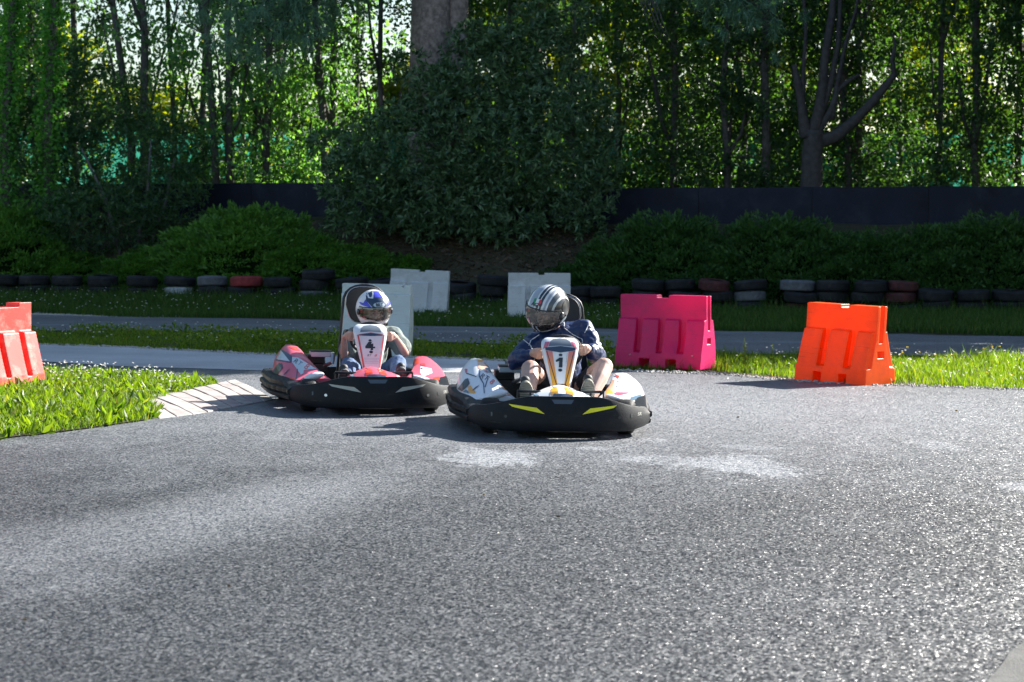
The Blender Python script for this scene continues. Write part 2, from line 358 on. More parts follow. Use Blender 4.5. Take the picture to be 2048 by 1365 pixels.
EDGE_B = [(-26, 27.1)] + [tuple(gp(*p)[:2]) for p in ((60, 690), (250, 696), (400, 704), (520, 710), (760, 715), (900, 718), (1010, 724))]
obj('pavement', strip('track_edge', EDGE_B, EDGE_F, 90, 10, M_ASPH3, 0.004, 0.03), kind='structure')
UP2 = [(-26, 38.5)] + [tuple(gp(*p)[:2]) for p in ((60, 629), (250, 635), (500, 637), (660, 641), (830, 652), (1000, 655), (1440, 662), (1750, 668), (2048, 673))] + [(12, 27.6), (24, 26.4)]
LO2 = [(-26, 30.3)] + [tuple(gp(*p)[:2]) for p in ((60, 661), (450, 663), (650, 668), (870, 684), (1200, 694), (1440, 707), (2048, 714))] + [(12, 22.4), (24, 21.6)]
obj('service_road', strip('service_road', UP2, LO2, 120, 16, M_ASPH2, 0.0, 0.12), kind='structure')

# worn concrete apron that meets the asphalt beside the camera
M_CONC = pm('concrete', (0.09, 0.09, 0.088), 0.85, spec=0.3, var=0.3, vscale=20, bump=0.6, bscale=90, dirt=(0.04, 0.04, 0.036), dscale=5)
c0 = [gp(2090, 1268), gp(2048, 1290), gp(2020, 1310), gp(2000, 1340), gp(1975, 1368), gp(1960, 1420)]
V = [(p.x, p.y, p.z + 0.012) for p in c0] + [(4.2, c0[-1].y, float(g(4.2, c0[-1].y)) + 0.012), (4.2, c0[0].y, float(g(4.2, c0[0].y)) + 0.012)]
V += [(x, y, z - 0.03) for x, y, z in V]; k = len(V) // 2
obj('pavement', mesh('pavement', V, [list(range(k))[::-1]] + [[i, (i + 1) % k, k + (i + 1) % k, k + i] for i in range(k)], False, M_CONC), kind='structure')

# grass island inside the bend
ISL = [gp(-160, 905), gp(0, 879), gp(150, 862), gp(290, 842), gp(322, 833), gp(300, 812), gp(345, 795), gp(400, 783), gp(436, 774), gp(430, 768), gp(300, 762), gp(80, 752), gp(-160, 742)]
ISL = [(p.x, p.y) for p in ISL]
def inside(P, poly):
    x, y = P[:, 0], P[:, 1]; c = np.zeros(len(P), bool); j = len(poly) - 1
    for i in range(len(poly)):
        xi, yi = poly[i]; xj, yj = poly[j]
        hit = ((yi > y) != (yj > y)) & (x < (xj - xi) * (y - yi) / (yj - yi + 1e-12) + xi); c ^= hit; j = i
    return c
def edge_dist(P, poly):
    d = np.full(len(P), 1e9); q = np.array(poly)
    for i in range(len(q)):
        a, b = q[i - 1], q[i]; ab = b - a; t = np.clip(((P[:, :2] - a) @ ab) / (ab @ ab), 0, 1); d = np.minimum(d, np.linalg.norm(P[:, :2] - a - t[:, None] * ab, axis=1))
    return d
bm = bmesh.new(); f = bm.faces.new([bm.verts.new((x, y, 0)) for x, y in ISL]); bmesh.ops.triangulate(bm, faces=bm.faces)
for _ in range(4): bmesh.ops.subdivide_edges(bm, edges=bm.edges, cuts=1, use_grid_fill=True)
co = np.array([v.co[:] for v in bm.verts]); dd = edge_dist(co, ISL); zz = g(co[:, 0], co[:, 1]) + 0.01 + 0.07 * sm(0, 0.7, dd)
for v, z in zip(bm.verts, zz): v.co.z = z
me = bpy.data.meshes.new('island'); bm.to_mesh(me); bm.free(); me.materials.append(M_SOIL)
obj('grass_island_soil', me, kind='structure')

# painted kerb stones along the island
kerb = empty('kerb', (0, 0, 0), kind='structure')
inn = polyline([gp(262, 812)[:2], gp(300, 800)[:2], gp(345, 792)[:2], gp(400, 782)[:2], gp(440, 774)[:2], gp(470, 766)[:2]], 10)
out = polyline([gp(318, 838)[:2], gp(350, 834)[:2], gp(405, 827)[:2], gp(455, 818)[:2], gp(500, 810)[:2], gp(548, 800)[:2]], 10)
KM = [pm('kerb_white', (0.31, 0.29, 0.27), 0.85, var=0.3, vscale=8, bump=0.4, bscale=50, dirt=(0.13, 0.12, 0.10), dscale=6, damt=0.8), pm('kerb_red', (0.30, 0.26, 0.25), 0.8, var=0.2, vscale=8, bump=0.4, bscale=50, dirt=(0.14, 0.12, 0.11), dscale=6, damt=0.8)]
for i in range(9):
    b = MB(); gap = 0.022; secs = []
    for t in np.linspace(0, 1, 7):
        rowp = []
        for s in (i + gap, i + 1 - gap):
            j = int(min(s, 8)); fr = s - j
            A = inn[j] * (1 - fr) + inn[min(j + 1, 9)] * fr; B = out[j] * (1 - fr) + out[min(j + 1, 9)] * fr; rowp.append(B * (1 - t) + A * t)
        h = 0.008 + 0.03 * math.sin(min(t * 1.25, 1) * math.pi / 2) + rng.uniform(-0.004, 0.004)
        l, r = rowp; zl, zr = float(g(*l)), float(g(*r))
        secs.append([(l[0], l[1], zl - 0.02), (l[0], l[1], zl + h), (r[0], r[1], zr + h * 0.92), (r[0], r[1], zr - 0.02)])
    b.loft(secs); b.build('kerb_stone', KM[i % 2], kerb, smooth=False, sharp=None, bevel=0.008)

# ------------------------------------------------------------------ tyre wall
def tyre_mesh(name, mat, r=0.315, wd=0.215, seed=0):
    prof = []
    for a, rr in ((-0.5, 0.62), (-0.5, 0.72), (-0.47, 0.86), (-0.42, 0.95), (-0.36, 0.985), (-0.2, 1.0), (-0.19, 0.975), (-0.15, 0.975), (-0.14, 1.0), (-0.02, 1.0), (-0.01, 0.975), (0.03, 0.975), (0.04, 1.0), (0.16, 1.0), (0.17, 0.975), (0.21, 0.975), (0.22, 1.0), (0.36, 0.985), (0.42, 0.95), (0.47, 0.86), (0.5, 0.72), (0.5, 0.62), (0.42, 0.60), (0.36, 0.68), (0.2, 0.9), (-0.2, 0.9), (-0.36, 0.68), (-0.42, 0.60), (-0.5, 0.62)):
        prof.append((rr * r, a * wd))
    b = MB().lathe(prof, axis='Z', k=36); V, F = b.arrays()
    rg = np.random.default_rng(seed); th = np.arctan2(V[:, 1], V[:, 0]); V = V.copy(); sc = 1 + 0.03 * np.sin(th * 2 + rg.uniform(0, 6)); V[:, :2] *= sc[:, None]; V[:, 2] += 0.012 * np.sin(th + rg.uniform(0, 6))
    b.V = [V]; return b.mesh(name, mat, True, 0.7)
RUB = dict(rough=0.75, spec=0.3, bump=0.5, bscale=70)
TM = {'k': pm('rubber_black', (0.012, 0.014, 0.018), var=0.4, vscale=7, dirt=(0.05, 0.05, 0.05), dscale=5, damt=0.6, **RUB),
      'w': pm('rubber_white_paint', (0.34, 0.36, 0.38), var=0.3, vscale=9, dirt=(0.06, 0.06, 0.06), dscale=7, damt=0.9, **RUB),
      'g': pm('rubber_grey_paint', (0.12, 0.13, 0.15), var=0.4, vscale=9, dirt=(0.04, 0.04, 0.045), dscale=8, damt=0.9, **RUB),
      'r': pm('rubber_red_paint', (0.24, 0.035, 0.04), var=0.35, vscale=9, dirt=(0.05, 0.03, 0.03), dscale=6, damt=0.8, **RUB),
      'd': pm('rubber_dull_red', (0.07, 0.022, 0.024), var=0.4, vscale=9, dirt=(0.04, 0.035, 0.035), dscale=6, damt=0.8, **RUB)}
TMESH = {k: [tyre_mesh('tyre_' + k, m, seed=i) for i in range(2)] for k, m in TM.items()}
COLS = [(8, 'kk'), (68, 'kk'), (134, 'kk'), (205, 'kk'), (281, 'kk'), (357, 'wk'), (424, 'kg'), (490, 'kr'), (561, 'kk'), (632, 'gkk'), (698, 'kk'), (764, 'kk'), (836, 'kk'), (925, 'kk'), (984, 'kkk'), (1052, 'kk'), (1155, 'kk'), (1212, 'kk'), (1294, 'kkk'), (1364, 'kkk'), (1430, 'kkd'), (1502, 'kgk'), (1595, 'dkg'), (1667, 'kkk'), (1739, 'kkk'), (1806, 'kdd'), (1872, 'kk'), (1944, 'kk'), (2016, 'kk')]
CN = {'k': 'black', 'w': 'whitewashed', 'g': 'grey scuffed', 'r': 'bright red painted', 'd': 'dull red painted'}
LV = {2: ['bottom', 'top'], 3: ['bottom', 'middle', 'top']}
def ordn(n): return '%d%s' % (n, 'th' if 10 <= n % 100 <= 20 else {1: 'st', 2: 'nd', 3: 'rd'}.get(n % 10, 'th'))
for ci, (px, st) in enumerate(COLS):
    u = (px - 1024) / FPX; y = 38.7
    for _ in range(20): y = float(row_y(u * y))
    x = u * y; z = float(g(x, y)) - 0.02 - (0.06 if len(st) == 3 else 0)
    for li, ch in enumerate(st):
        o = obj('tyre', TMESH[ch][(ci + li) % 2], label='%s tyre, %s of the %s stack from the left in the tyre wall' % (CN[ch], LV[len(st)][li], ordn(ci + 1)), cat='tyre', group='stacked tyres along the bank')
        o.location = (x + rng.uniform(-0.06, 0.06), y + rng.uniform(-0.09, 0.09), z + 0.11 + li * 0.216)
        o.rotation_euler = (rng.uniform(-0.07, 0.07), rng.uniform(-0.08, 0.08), rng.uniform(0, 6)); s = rng.uniform(0.92, 1.06); o.scale = (s, s, rng.uniform(0.92, 1.06))
st = MB().tube([at(702, 588, 40.25), at(698, 570, 40.2), at(699, 555, 40.2), at(704, 549, 40.3), at(709, 551, 40.5)], 0.022, 8)
st.build('strap', pm('blue_strap', (0.03, 0.16, 0.42), 0.5), label='short blue strap looped over the tyre wall', cat='strap')

# ------------------------------------------------------------------ dark screen fence on top of the bank
M_SCR = pm('screen_sheet', (0.006, 0.010, 0.026), 0.6, spec=0.25, var=0.4, vscale=1.3, bump=0.5, bscale=3.0, dirt=(0.03, 0.042, 0.06), dscale=1.4, damt=0.6, scuff=(0.05, 0.06, 0.075), sstretch=(9.0, 9.0, 0.8), samt=0.45, sth=0.62)
M_POST = pm('post_metal', (0.05, 0.055, 0.065), 0.6, metal=0.3)
def wall_pt(x): return float(row_y(x)) + 4.7
def screen(x0, x1, top, label):
    root = empty('screen_fence', (x0, wall_pt(x0), float(g(x0, wall_pt(x0)))), label=label, cat='fence', group='dark screen along the top of the bank')
    o0 = np.array(root.location); n = max(1, int(round((x1 - x0) / 2.4))); xs = np.linspace(x0, x1, n + 1)
    for i in range(n):
        secs = []
        for t in np.linspace(0, 1, 13):
            x = xs[i] + (xs[i + 1] - xs[i] - 0.012) * t; y = wall_pt(x); z0 = float(g(x, y)) - 0.35
            sag = 0.012 * math.sin(t * math.pi); w = 0.012 * math.sin(t * 17 + i)
            secs.append([(x, y + w, z0), (x, y + w * 2 - 0.01, (z0 + top) / 2), (x, y - w, top - sag), (x, y - w + 0.012, top - sag), (x, y + w * 2 + 0.004, (z0 + top) / 2), (x, y + w + 0.012, z0)])
        b = MB().loft([[np.array(p) - o0 for p in s] for s in secs]); b.build('screen_panel', M_SCR, root, sharp=0.9)
    for x in xs:
        y = wall_pt(x) + 0.06; MB().tube([np.array((x, y, float(g(x, y)) - 0.3)) - o0, np.array((x, y, top - 0.02)) - o0], 0.03, 8).build('post', M_POST, root)
screen(-16.0, -0.75, 2.57, 'dark blue screen fence behind the juniper mounds, left of the big shrub')
screen(-0.7, 18.0, 2.42, 'long dark blue screen fence behind the junipers, right of the big shrub')
M_NET = leafm('green_net', (0.03, 0.20, 0.15), (0.04, 0.24, 0.18), 0.5, (1.3, 1.4, 1.3))
root = empty('net_fence', (0, 57, 1.65), label='tall green shade net fence beyond the slender trees', cat='fence')
secs = [[(x, 0.05 * math.sin(x * 1.7), 0.35), (x, 0.06 * math.sin(x * 1.1), 1.5), (x, 0.03 * math.sin(x * 2), 2.65 + 0.05 * math.sin(x * 0.9))] for x in np.linspace(-30, 34, 130)]
MB().loft(secs, closed=False, cap=False).build('net', M_NET, root)
for x in np.arange(-30, 34.1, 4.0): MB().tube([(x, 0.12, -0.2), (x, 0.12, 2.75)], 0.03, 8).build('post', M_POST, root)

# ------------------------------------------------------------------ plastic barriers
def barrier_me(name, mat, L=1.0, H=0.8, base=0.23, topw=0.075, cols=None, notch=(-0.07, 0.07), feet=((-0.22, -0.10), (0.10, 0.22)), slope_z=(0.17, 0.53), pads=None, groove=0.085, seed=0, dent=0.0, slot=True, panel=None):
    """profile stepped along the length: proud pads, grooves, fork openings and a notch in the crest"""
    b = MB(); eds = sorted(set([-L / 2, L / 2] + [v for p in pads for v in p] + [v for p in feet for v in p] + list(notch)))
    for a, c in zip(eds[:-1], eds[1:]):
        m = (a + c) / 2; pad = any(p[0] <= m <= p[1] for p in pads); ft = any(p[0] <= m <= p[1] for p in feet); nt_ = notch[0] <= m <= notch[1]
        top = H - (0.035 if nt_ else 0); z1, z2 = slope_z; zb = 0.10 if ft else 0.0
        yb = base; y1 = base - 0.012; y2 = topw + 0.008
        if pad: prof = [(yb, zb), (y1, z1), (y2 + 0.045, z2), (topw, z2 + 0.006), (topw, top)]
        else: prof = [(yb, zb), (y1, z1 - 0.008), (y1 - groove, z1 + 0.004), (topw, z1 + 0.30), (topw, z2), (topw, top)]
        ring = [(y, z) for y, z in prof] + [(-y, z) for y, z in prof[::-1]]
        b.loft([[(x, y, z) for y, z in ring] for x in (a - 0.0005, c + 0.0005)])
    me = remesh(b, 0.0075, 1, 0.5)
    bm = bmesh.new(); bm.from_mesh(me)
    rg = np.random.default_rng(seed); ph = rg.uniform(0, 6, 6)
    for v in bm.verts:                                            # moulded-in slots in the end faces and slight warping
        x, y, z = v.co
        if slot and abs(x) > L / 2 - 0.02:
            if abs(y) < 0.028 and z > 0.42: v.co.x -= math.copysign(0.035, x)
            if abs(y) < 0.05 and 0.27 < z < 0.33: v.co.x -= math.copysign(0.04, x)
        if panel and panel[0] < x < panel[1] and panel[2] < z < panel[3] and abs(y) < topw + 0.02: v.co.y *= 0.88
        v.co.y += 0.006 * math.sin(x * 5 + ph[0] + z * 3) + dent * 0.03 * math.exp(-((x - 0.2) ** 2 + (z - 0.3) ** 2) / 0.012)
        v.co.x += 0.005 * math.sin(z * 7 + ph[1])
    bm.to_mesh(me); bm.free(); me.materials.append(mat); me.name = name; return me
PADS4 = [(-0.5, -0.305), (-0.225, -0.045), (0.035, 0.215), (0.295, 0.5)]
PADS3 = [(-0.5, -0.22), (-0.11, 0.16), (0.27, 0.5)]
def plastic(name, col, dirt, tr=0.0, damt=0.5):
    m = pm(name, col, 0.42, spec=0.45, var=0.10, vscale=2.5, bump=0.15, bscale=120, dirt=dirt, dscale=4.5, damt=damt, scuff=tuple(v * 0.35 + 0.02 for v in col), samt=0.5, sth=0.585)
    if tr:                                                        # thin hollow walls let the sun glow through
        n = m.node_tree; L = n.links.new; b = [x for x in n.nodes if x.type == 'BSDF_PRINCIPLED'][0]; o = [x for x in n.nodes if x.type == 'OUTPUT_MATERIAL'][0]
        t = N(n, 'ShaderNodeBsdfTranslucent'); src = b.inputs['Base Color'].links[0].from_socket; L(src, t.inputs[0]); mx = N(n, 'ShaderNodeMixShader', i_0=tr); L(b.outputs[0], mx.inputs[1]); L(t.outputs[0], mx.inputs[2]); L(mx.outputs[0], o.inputs[0])
    return m
M_PINK = plastic('pink_plastic', (0.78, 0.025, 0.19), (0.42, 0.05, 0.16), 0.42)
M_ORNG = plastic('orange_plastic', (0.92, 0.135, 0.006), (0.60, 0.09, 0.03), 0.40)
M_RED = plastic('red_plastic', (0.80, 0.09, 0.075), (0.85, 0.50, 0.42), 0.25, 0.8)  # pale mottling paints the sun's glare into the red
M_WHT = plastic('white_plastic', (0.66, 0.68, 0.70), (0.36, 0.36, 0.33), 0.2, 0.6)
def place_barrier(me, name, p, rz, label, tilt=(0, 0)):
    o = obj(name, me, label=label, cat='barrier', group='plastic barriers beside the track'); o.location = p; o.rotation_euler = (tilt[0], tilt[1], rz); return o
p = gp(1333, 737); p.z -= 0.0
o = place_barrier(barrier_me('b_pink', M_PINK, 1.02, 0.80, cols=None, pads=[(-0.51, -0.30), (-0.22, -0.03), (0.045, 0.215), (0.30, 0.51)], seed=1, dent=1.0), 'plastic_barrier', (p.x, p.y + 0.22, p.z), R(-27), 'dusty pink plastic barrier standing behind the driver in the navy jacket', (0, R(0.6)))
p = gp(1692, 767)
o = place_barrier(barrier_me('b_orange', M_ORNG, 0.90, 0.79, pads=[(-0.43, -0.19), (-0.09, 0.15), (0.25, 0.43)], notch=(-0.02, 0.09), feet=((-0.22, -0.12), (0.10, 0.20)), base=0.25, seed=2), 'plastic_barrier', (p.x + 0.02, p.y + 0.23, p.z), R(-47), 'orange plastic barrier at the grass edge, furthest right', (0, R(1.5)))
p = gp(5, 800)
o = place_barrier(barrier_me('b_red', M_RED, 1.02, 0.78, pads=[(-0.51, -0.33), (-0.22, 0.04), (0.10, 0.30), (0.36, 0.51)], notch=(0.10, 0.36), feet=((-0.22, -0.10), (0.10, 0.22)), panel=(-0.3, 0.08, 0.57, 0.68), seed=3), 'plastic_barrier', (-4.43, 16.66, float(g(-4.43, 16.66))), R(63), 'red plastic barrier with sunlit foot, cut by the picture edge', (0, 0))
WPADS = [(-0.52, -0.24), (-0.15, 0.16), (0.25, 0.52)]
ME_W = barrier_me('b_white', M_WHT, 1.04, 0.80, pads=WPADS, feet=((0.13, 0.27), (-0.27, -0.13)), notch=(-0.02, 0.09), slope_z=(0.15, 0.58), base=0.20, groove=0.04, seed=4)
M_WHT2 = plastic('pale_plastic', (0.60, 0.66, 0.64), (0.40, 0.43, 0.40), 0.15, 0.5)
ME_W2 = barrier_me('b_pale', M_WHT2, 0.80, 0.83, pads=[(-0.4, 0.4)], feet=((0.02, 0.03),), notch=(0.30, 0.33), slope_z=(0.12, 0.72), base=0.26, topw=0.09, seed=5)
p = gp(750, 713); place_barrier(ME_W2, 'plastic_barrier', (p.x, p.y + 0.2, p.z), R(-4), 'pale smooth faced plastic barrier directly behind the red kart', (0, R(1.6)))
p = gp(836, 631); place_barrier(ME_W, 'plastic_barrier', (p.x, p.y + 0.2, p.z), R(-4), 'white plastic barrier with arched foot in front of the tyre wall', (0, R(2.6)))
p = gp(1078, 640); place_barrier(ME_W, 'plastic_barrier', (p.x, p.y + 0.2, p.z - 0.02), R(3), 'white plastic barrier partly hidden by the striped helmet', (0, R(0.3)))

# ------------------------------------------------------------------ vegetation
M_BARK = pm('bark_dark', (0.11, 0.10, 0.10), 0.9, spec=0.2, var=0.4, vscale=12, bump=0.8, bscale=25)
M_BARKP = pm('bark_pine', (0.30, 0.245, 0.225), 0.9, spec=0.2, var=0.45, vscale=10, bump=1.0, bscale=16, dirt=(0.07, 0.055, 0.05), dscale=7, damt=0.8)
M_BARKG = pm('bark_grey', (0.085, 0.08, 0.085), 0.85, spec=0.2, var=0.3, vscale=9, bump=0.7, bscale=22)
L_SLIM = leafm('leaf_slender', (0.04, 0.12, 0.09), (0.12, 0.235, 0.15), 0.45, (3.2, 3.2, 0.5), c3=(0.16, 0.15, 0.02))
L_DARK = leafm('leaf_dark', (0.016, 0.05, 0.03), (0.065, 0.135, 0.06), 0.35, (2.8, 2.9, 0.5))
L_LIT = leafm('leaf_yellow_green', (0.08, 0.12, 0.015), (0.17, 0.19, 0.02), 0.5, (2.6, 2.5, 0.35))  # backlit sun glow put into the yellow-green leaf colour
L_SHRUB = leafm('leaf_shrub', (0.010, 0.040, 0.020), (0.14, 0.25, 0.12), 0.25, (2.0, 2.2, 0.6), rough=0.38, spec=0.55)  # wide ramp paints inner darkness and leaf highlights into the leaf colours
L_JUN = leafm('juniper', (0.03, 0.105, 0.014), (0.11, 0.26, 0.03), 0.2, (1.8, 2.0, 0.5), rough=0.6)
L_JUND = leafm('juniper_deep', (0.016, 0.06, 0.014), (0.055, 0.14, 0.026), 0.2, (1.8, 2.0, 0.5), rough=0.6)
L_IVY = leafm('ivy', (0.05, 0.19, 0.035), (0.15, 0.36, 0.07), 0.4, (2.0, 2.2, 0.5), rough=0.35)
L_PINE = leafm('pine_needles', (0.07, 0.17, 0.12), (0.17, 0.30, 0.20), 0.25, (1.8, 2.0, 0.9))
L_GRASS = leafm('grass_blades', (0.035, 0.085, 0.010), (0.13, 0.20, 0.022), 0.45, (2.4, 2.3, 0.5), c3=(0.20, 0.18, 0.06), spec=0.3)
L_GRASSD = leafm('grass_shade', (0.018, 0.055, 0.012), (0.06, 0.12, 0.022), 0.35, (2.2, 2.2, 0.5), c3=(0.12, 0.12, 0.05), spec=0.2)  # darker copy of the grass, the verge's shade put into its colour
L_FLOWER = leafm('petal_white', (0.65, 0.65, 0.60), (0.85, 0.83, 0.80), 0.3, (1, 1, 1))
L_FLOWY = leafm('petal_yellow', (0.7, 0.5, 0.03), (0.8, 0.6, 0.05), 0.3, (1, 1, 1))

def trunk_mesh(name, h, r, mat, seed, limbs=3, lean=0.3, k=8):
    rg = np.random.default_rng(seed); n = 9; pts = [(0, 0, -0.3)]
    for i in range(1, n): t = i / (n - 1); pts.append((lean * t * math.sin(t * 3 + seed) + rg.normal(0, 0.05), lean * 0.5 * t * math.cos(t * 2.3 + seed) + rg.normal(0, 0.05), h * t))
    b = MB().tube(pts, [r * (1.15 - 0.95 * i / (n - 1)) for i in range(n)], k)
    for _ in range(limbs):
        t = rg.uniform(0.12, 0.55); i = int(t * (n - 1)); p = np.array(pts[i]); a = rg.uniform(0, 6.28); ln = rg.uniform(1.6, 3.4)
        d = np.array([math.cos(a) * 0.35, math.sin(a) * 0.35, 1.0]); q = [p, p + d * ln * 0.3 + np.array([math.cos(a), math.sin(a), 0]) * 0.12, p + d * ln * 0.65, p + d * ln]
        b.tube(q, [r * 0.55, r * 0.45, r * 0.32, r * 0.12], 6)
    for _ in range(limbs * 2):
        i = int(rg.uniform(1, 5)); p = np.array(pts[i]); a = rg.uniform(0, 6.28); d = np.array([math.cos(a), math.sin(a), rg.uniform(0.0, 0.7)]); ln = rg.uniform(0.5, 1.2)
        b.tube([p, p + d * ln * 0.5, p + d * ln + np.array([0, 0, 0.12])], [r * 0.22, r * 0.16, r * 0.05], 5)
    return b.mesh(name, mat, True, None)
def crown_mesh(name, seed, h, rad, n_cl, per, mat, zmin=0.4, ls=0.105, split=6.2, top=(70, 24)):
    global rng
    keep = rng; rng = np.random.default_rng(seed); parts = []
    for low in (True, False):
        z0, z1 = (zmin, split) if low else (split, h * 1.05)
        k = n_cl if low else top[0]; pp = per if low else top[1]; sz = ls if low else ls * 1.9
        z = rng.uniform(z0, z1, k); a = rng.uniform(0, 6.28, k); prof = rad * (0.55 + 0.45 * np.sin(np.clip(z / h, 0, 1) * 3.0))
        rr = np.sqrt(rng.uniform(0.0, 1, k)) * prof; C = np.stack([rr * np.cos(a), rr * np.sin(a), z], 1)
        sg = rng.uniform(0.09, 0.24, k) * (1 if low else 1.7)
        P = np.repeat(C, pp, 0) + rng.normal(size=(k * pp, 3)) * np.repeat(sg, pp)[:, None] * np.array([1, 1, 0.8])
        D = (P - np.repeat(C, pp, 0)) * 1.5 + rng.normal(size=P.shape) * 0.25 + np.array([0, 0, -0.05])
        ln = rng.uniform(0.7, 1.3, len(P)) * sz; parts.append(leaves(P, D, ln, ln * 0.55, 0.08))
    rng = keep; return leaf_mesh(name, parts, mat)
TR = [trunk_mesh('trunk_%d' % i, 13, 0.062 + 0.011 * (i % 5), M_BARK, i, 3 + i % 3, 0.35 + 0.22 * (i % 4)) for i in range(9)]
CR_OPEN = [crown_mesh('crown_open_%d' % i, 20 + i, 13, 1.3, 36, 50, L_SLIM, ls=0.125) for i in range(3)]
CR_FULL = [crown_mesh('crown_full_%d' % i, 40 + i, 13, 1.5, 80, 56, L_DARK, ls=0.125) for i in range(4)]
CR_THICK = [crown_mesh('crown_thick_%d' % i, 50 + i, 13, 1.5, 90, 30, L_DARK, ls=0.2, split=5.0, top=(180, 30)) for i in range(2)]
CR_LIT = [crown_mesh('crown_lit_%d' % i, 60 + i, 8, 2.2, 80, 60, L_LIT, ls=0.19, split=5.5) for i in range(3)]
def tree(x, y, tm, cm, s, rz, **k):
    z = float(g(x, y)) - 0.02; r = empty('slender_tree', (x, y, z), (0, 0, rz), **k); r.scale = (1, 1, s)
    obj('trunk', tm, r); obj('crown', cm, r); return r
TPX = [20, 70, 158, 262, 296, 345, 418, 438, 465, 488, 512, 528, 542, 562, 590, 616, 655, 672, 712, 770, 940, 1000, 1075, 1150, 1230, 1318, 1350, 1392, 1405, 1452, 1470, 1528, 1575, 1590, 1702, 1716, 1800, 1868, 1952, 1962, 2035]
rt = np.random.default_rng(5); tl = []
for i, px in enumerate(TPX):
    D = 47.2 + rt.uniform(0, 4.2); x = (px - 1024) / FPX * D; tl.append((x, D, px))
for i, (x, D, px) in enumerate(tl):
    dense = px > 760 or px < 240 or (px < 700 and i % 3 == 0 and px > 600)
    cm = (CR_FULL if dense else CR_OPEN)[i % 3]
    tree(x, D, TR[i % 9], cm, rt.uniform(0.95, 1.35), rt.uniform(0, 6.28), label='slender thin trunked tree, %s from the left in the row above the fence' % ordn(i + 1), cat='tree', group='row of slender trees above the bank')
k = 0
for x in np.arange(13.6, 46, 1.15):                               # the row runs on to the right and shades the bank and the road
    tree(x, 46.5 + rt.uniform(0, 5), TR[k % 9], CR_THICK[k % 2], rt.uniform(1.1, 1.4), rt.uniform(0, 6.28), label='slender leafy tree of the row, beyond the right end of the view', cat='tree', group='row of slender trees running on beyond the view'); k += 1
M_BT = trunk_mesh('broad_trunk', 11, 0.32, M_BARK, 9, 8, 0.6, 12)
C_BT = crown_mesh('broad_crown', 77, 17, 4.3, 420, 40, L_DARK, zmin=3.2, ls=0.30, split=10.0, top=(330, 60))
for x, y, s, lab in ((14.3, 36.8, 0.82, 'nearest'), (15.5, 40.0, 1.02, 'second'), (16.3, 43.4, 1.15, 'third'), (18.6, 46.4, 1.25, 'last')):
    r = tree(x, y, M_BT, C_BT, s, x, label='broad shade tree right of the view, %s of four along the road' % lab, cat='tree', group='broad shade trees beside the road'); r.name = 'broad_tree'
for x in np.arange(-26, -13.6, 1.3):
    tree(x, 47 + rt.uniform(0, 4), TR[k % 9], CR_FULL[k % 4], rt.uniform(0.95, 1.3), rt.uniform(0, 6.28), label='slender leafy tree of the row, beyond the left end of the view', cat='tree', group='row of slender trees running on past the left edge'); k += 1
# sunlit trees beyond the net
LITP = [(-11.5, 63, .5), (-7.6, 61, .42), (-4.6, 64, .5), (-2.6, 62, .6), (0.2, 65, 1.0), (3.0, 61, 1.15), (5.2, 64, 1.2), (7.6, 60, 1.05), (10.0, 63, 1.2), (12.4, 61, 1.1), (14.6, 66, 1.25), (17.0, 62, 1.1), (-14.5, 62, .7), (19.5, 64, 1.2), (1.6, 70, 1.3), (8.8, 71, 1.4), (15, 72, 1.4)]
LP = sorted(LITP)
for i, (x, y, s) in enumerate(LP):
    r = tree(x, y, TR[i % 9], CR_LIT[i % 3], s, rt.uniform(0, 6.28), label='sunlit yellow green tree beyond the net fence, %s from the left' % ordn(i + 1), cat='tree', group='sunlit trees beyond the net fence'); r.name = 'sunlit_tree'

# the big pine with twin stems and its drooping boughs
pine = empty('pine_tree', (-1.72, 43.6, float(g(-1.72, 43.6))), label='big pine with thick twin trunk rising out of the grey green shrub', cat='tree')
def wobble_tube(b, pts, rad, k, seed, amt):
    rg = np.random.default_rng(seed); pts = polyline(pts, 26); rr = np.interp(np.linspace(0, 1, 26), np.linspace(0, 1, len(rad)), rad)
    n0 = b.n; b.tube(pts, list(rr), k); V = b.V[-1]; ph = rg.uniform(0, 6.28, k)
    for i in range(26):
        for j in range(k): V[i * k + j] = pts[i] + (V[i * k + j] - pts[i]) * (1 + amt * math.sin(ph[j] + i * 0.25) + amt * (1 if j % 2 else -1) * 0.7)
b = MB(); wobble_tube(b, [(-0.05, 0, -0.4), (-0.08, 0, 2.2), (-0.02, 0, 5.0), (-0.25, 0.1, 9), (-0.4, 0.2, 15)], [0.52, 0.43, 0.40, 0.36, 0.15], 30, 1, 0.05)
b.build('trunk', M_BARKP, pine, sharp=None)
b = MB(); wobble_tube(b, [(0.34, 0.1, 0.5), (0.40, 0.12, 2.4), (0.52, 0.2, 5.2), (1.1, 0.4, 10), (1.6, 0.5, 15)], [0.30, 0.27, 0.26, 0.24, 0.1], 24, 2, 0.05)
b.build('trunk', M_BARKP, pine, sharp=None)
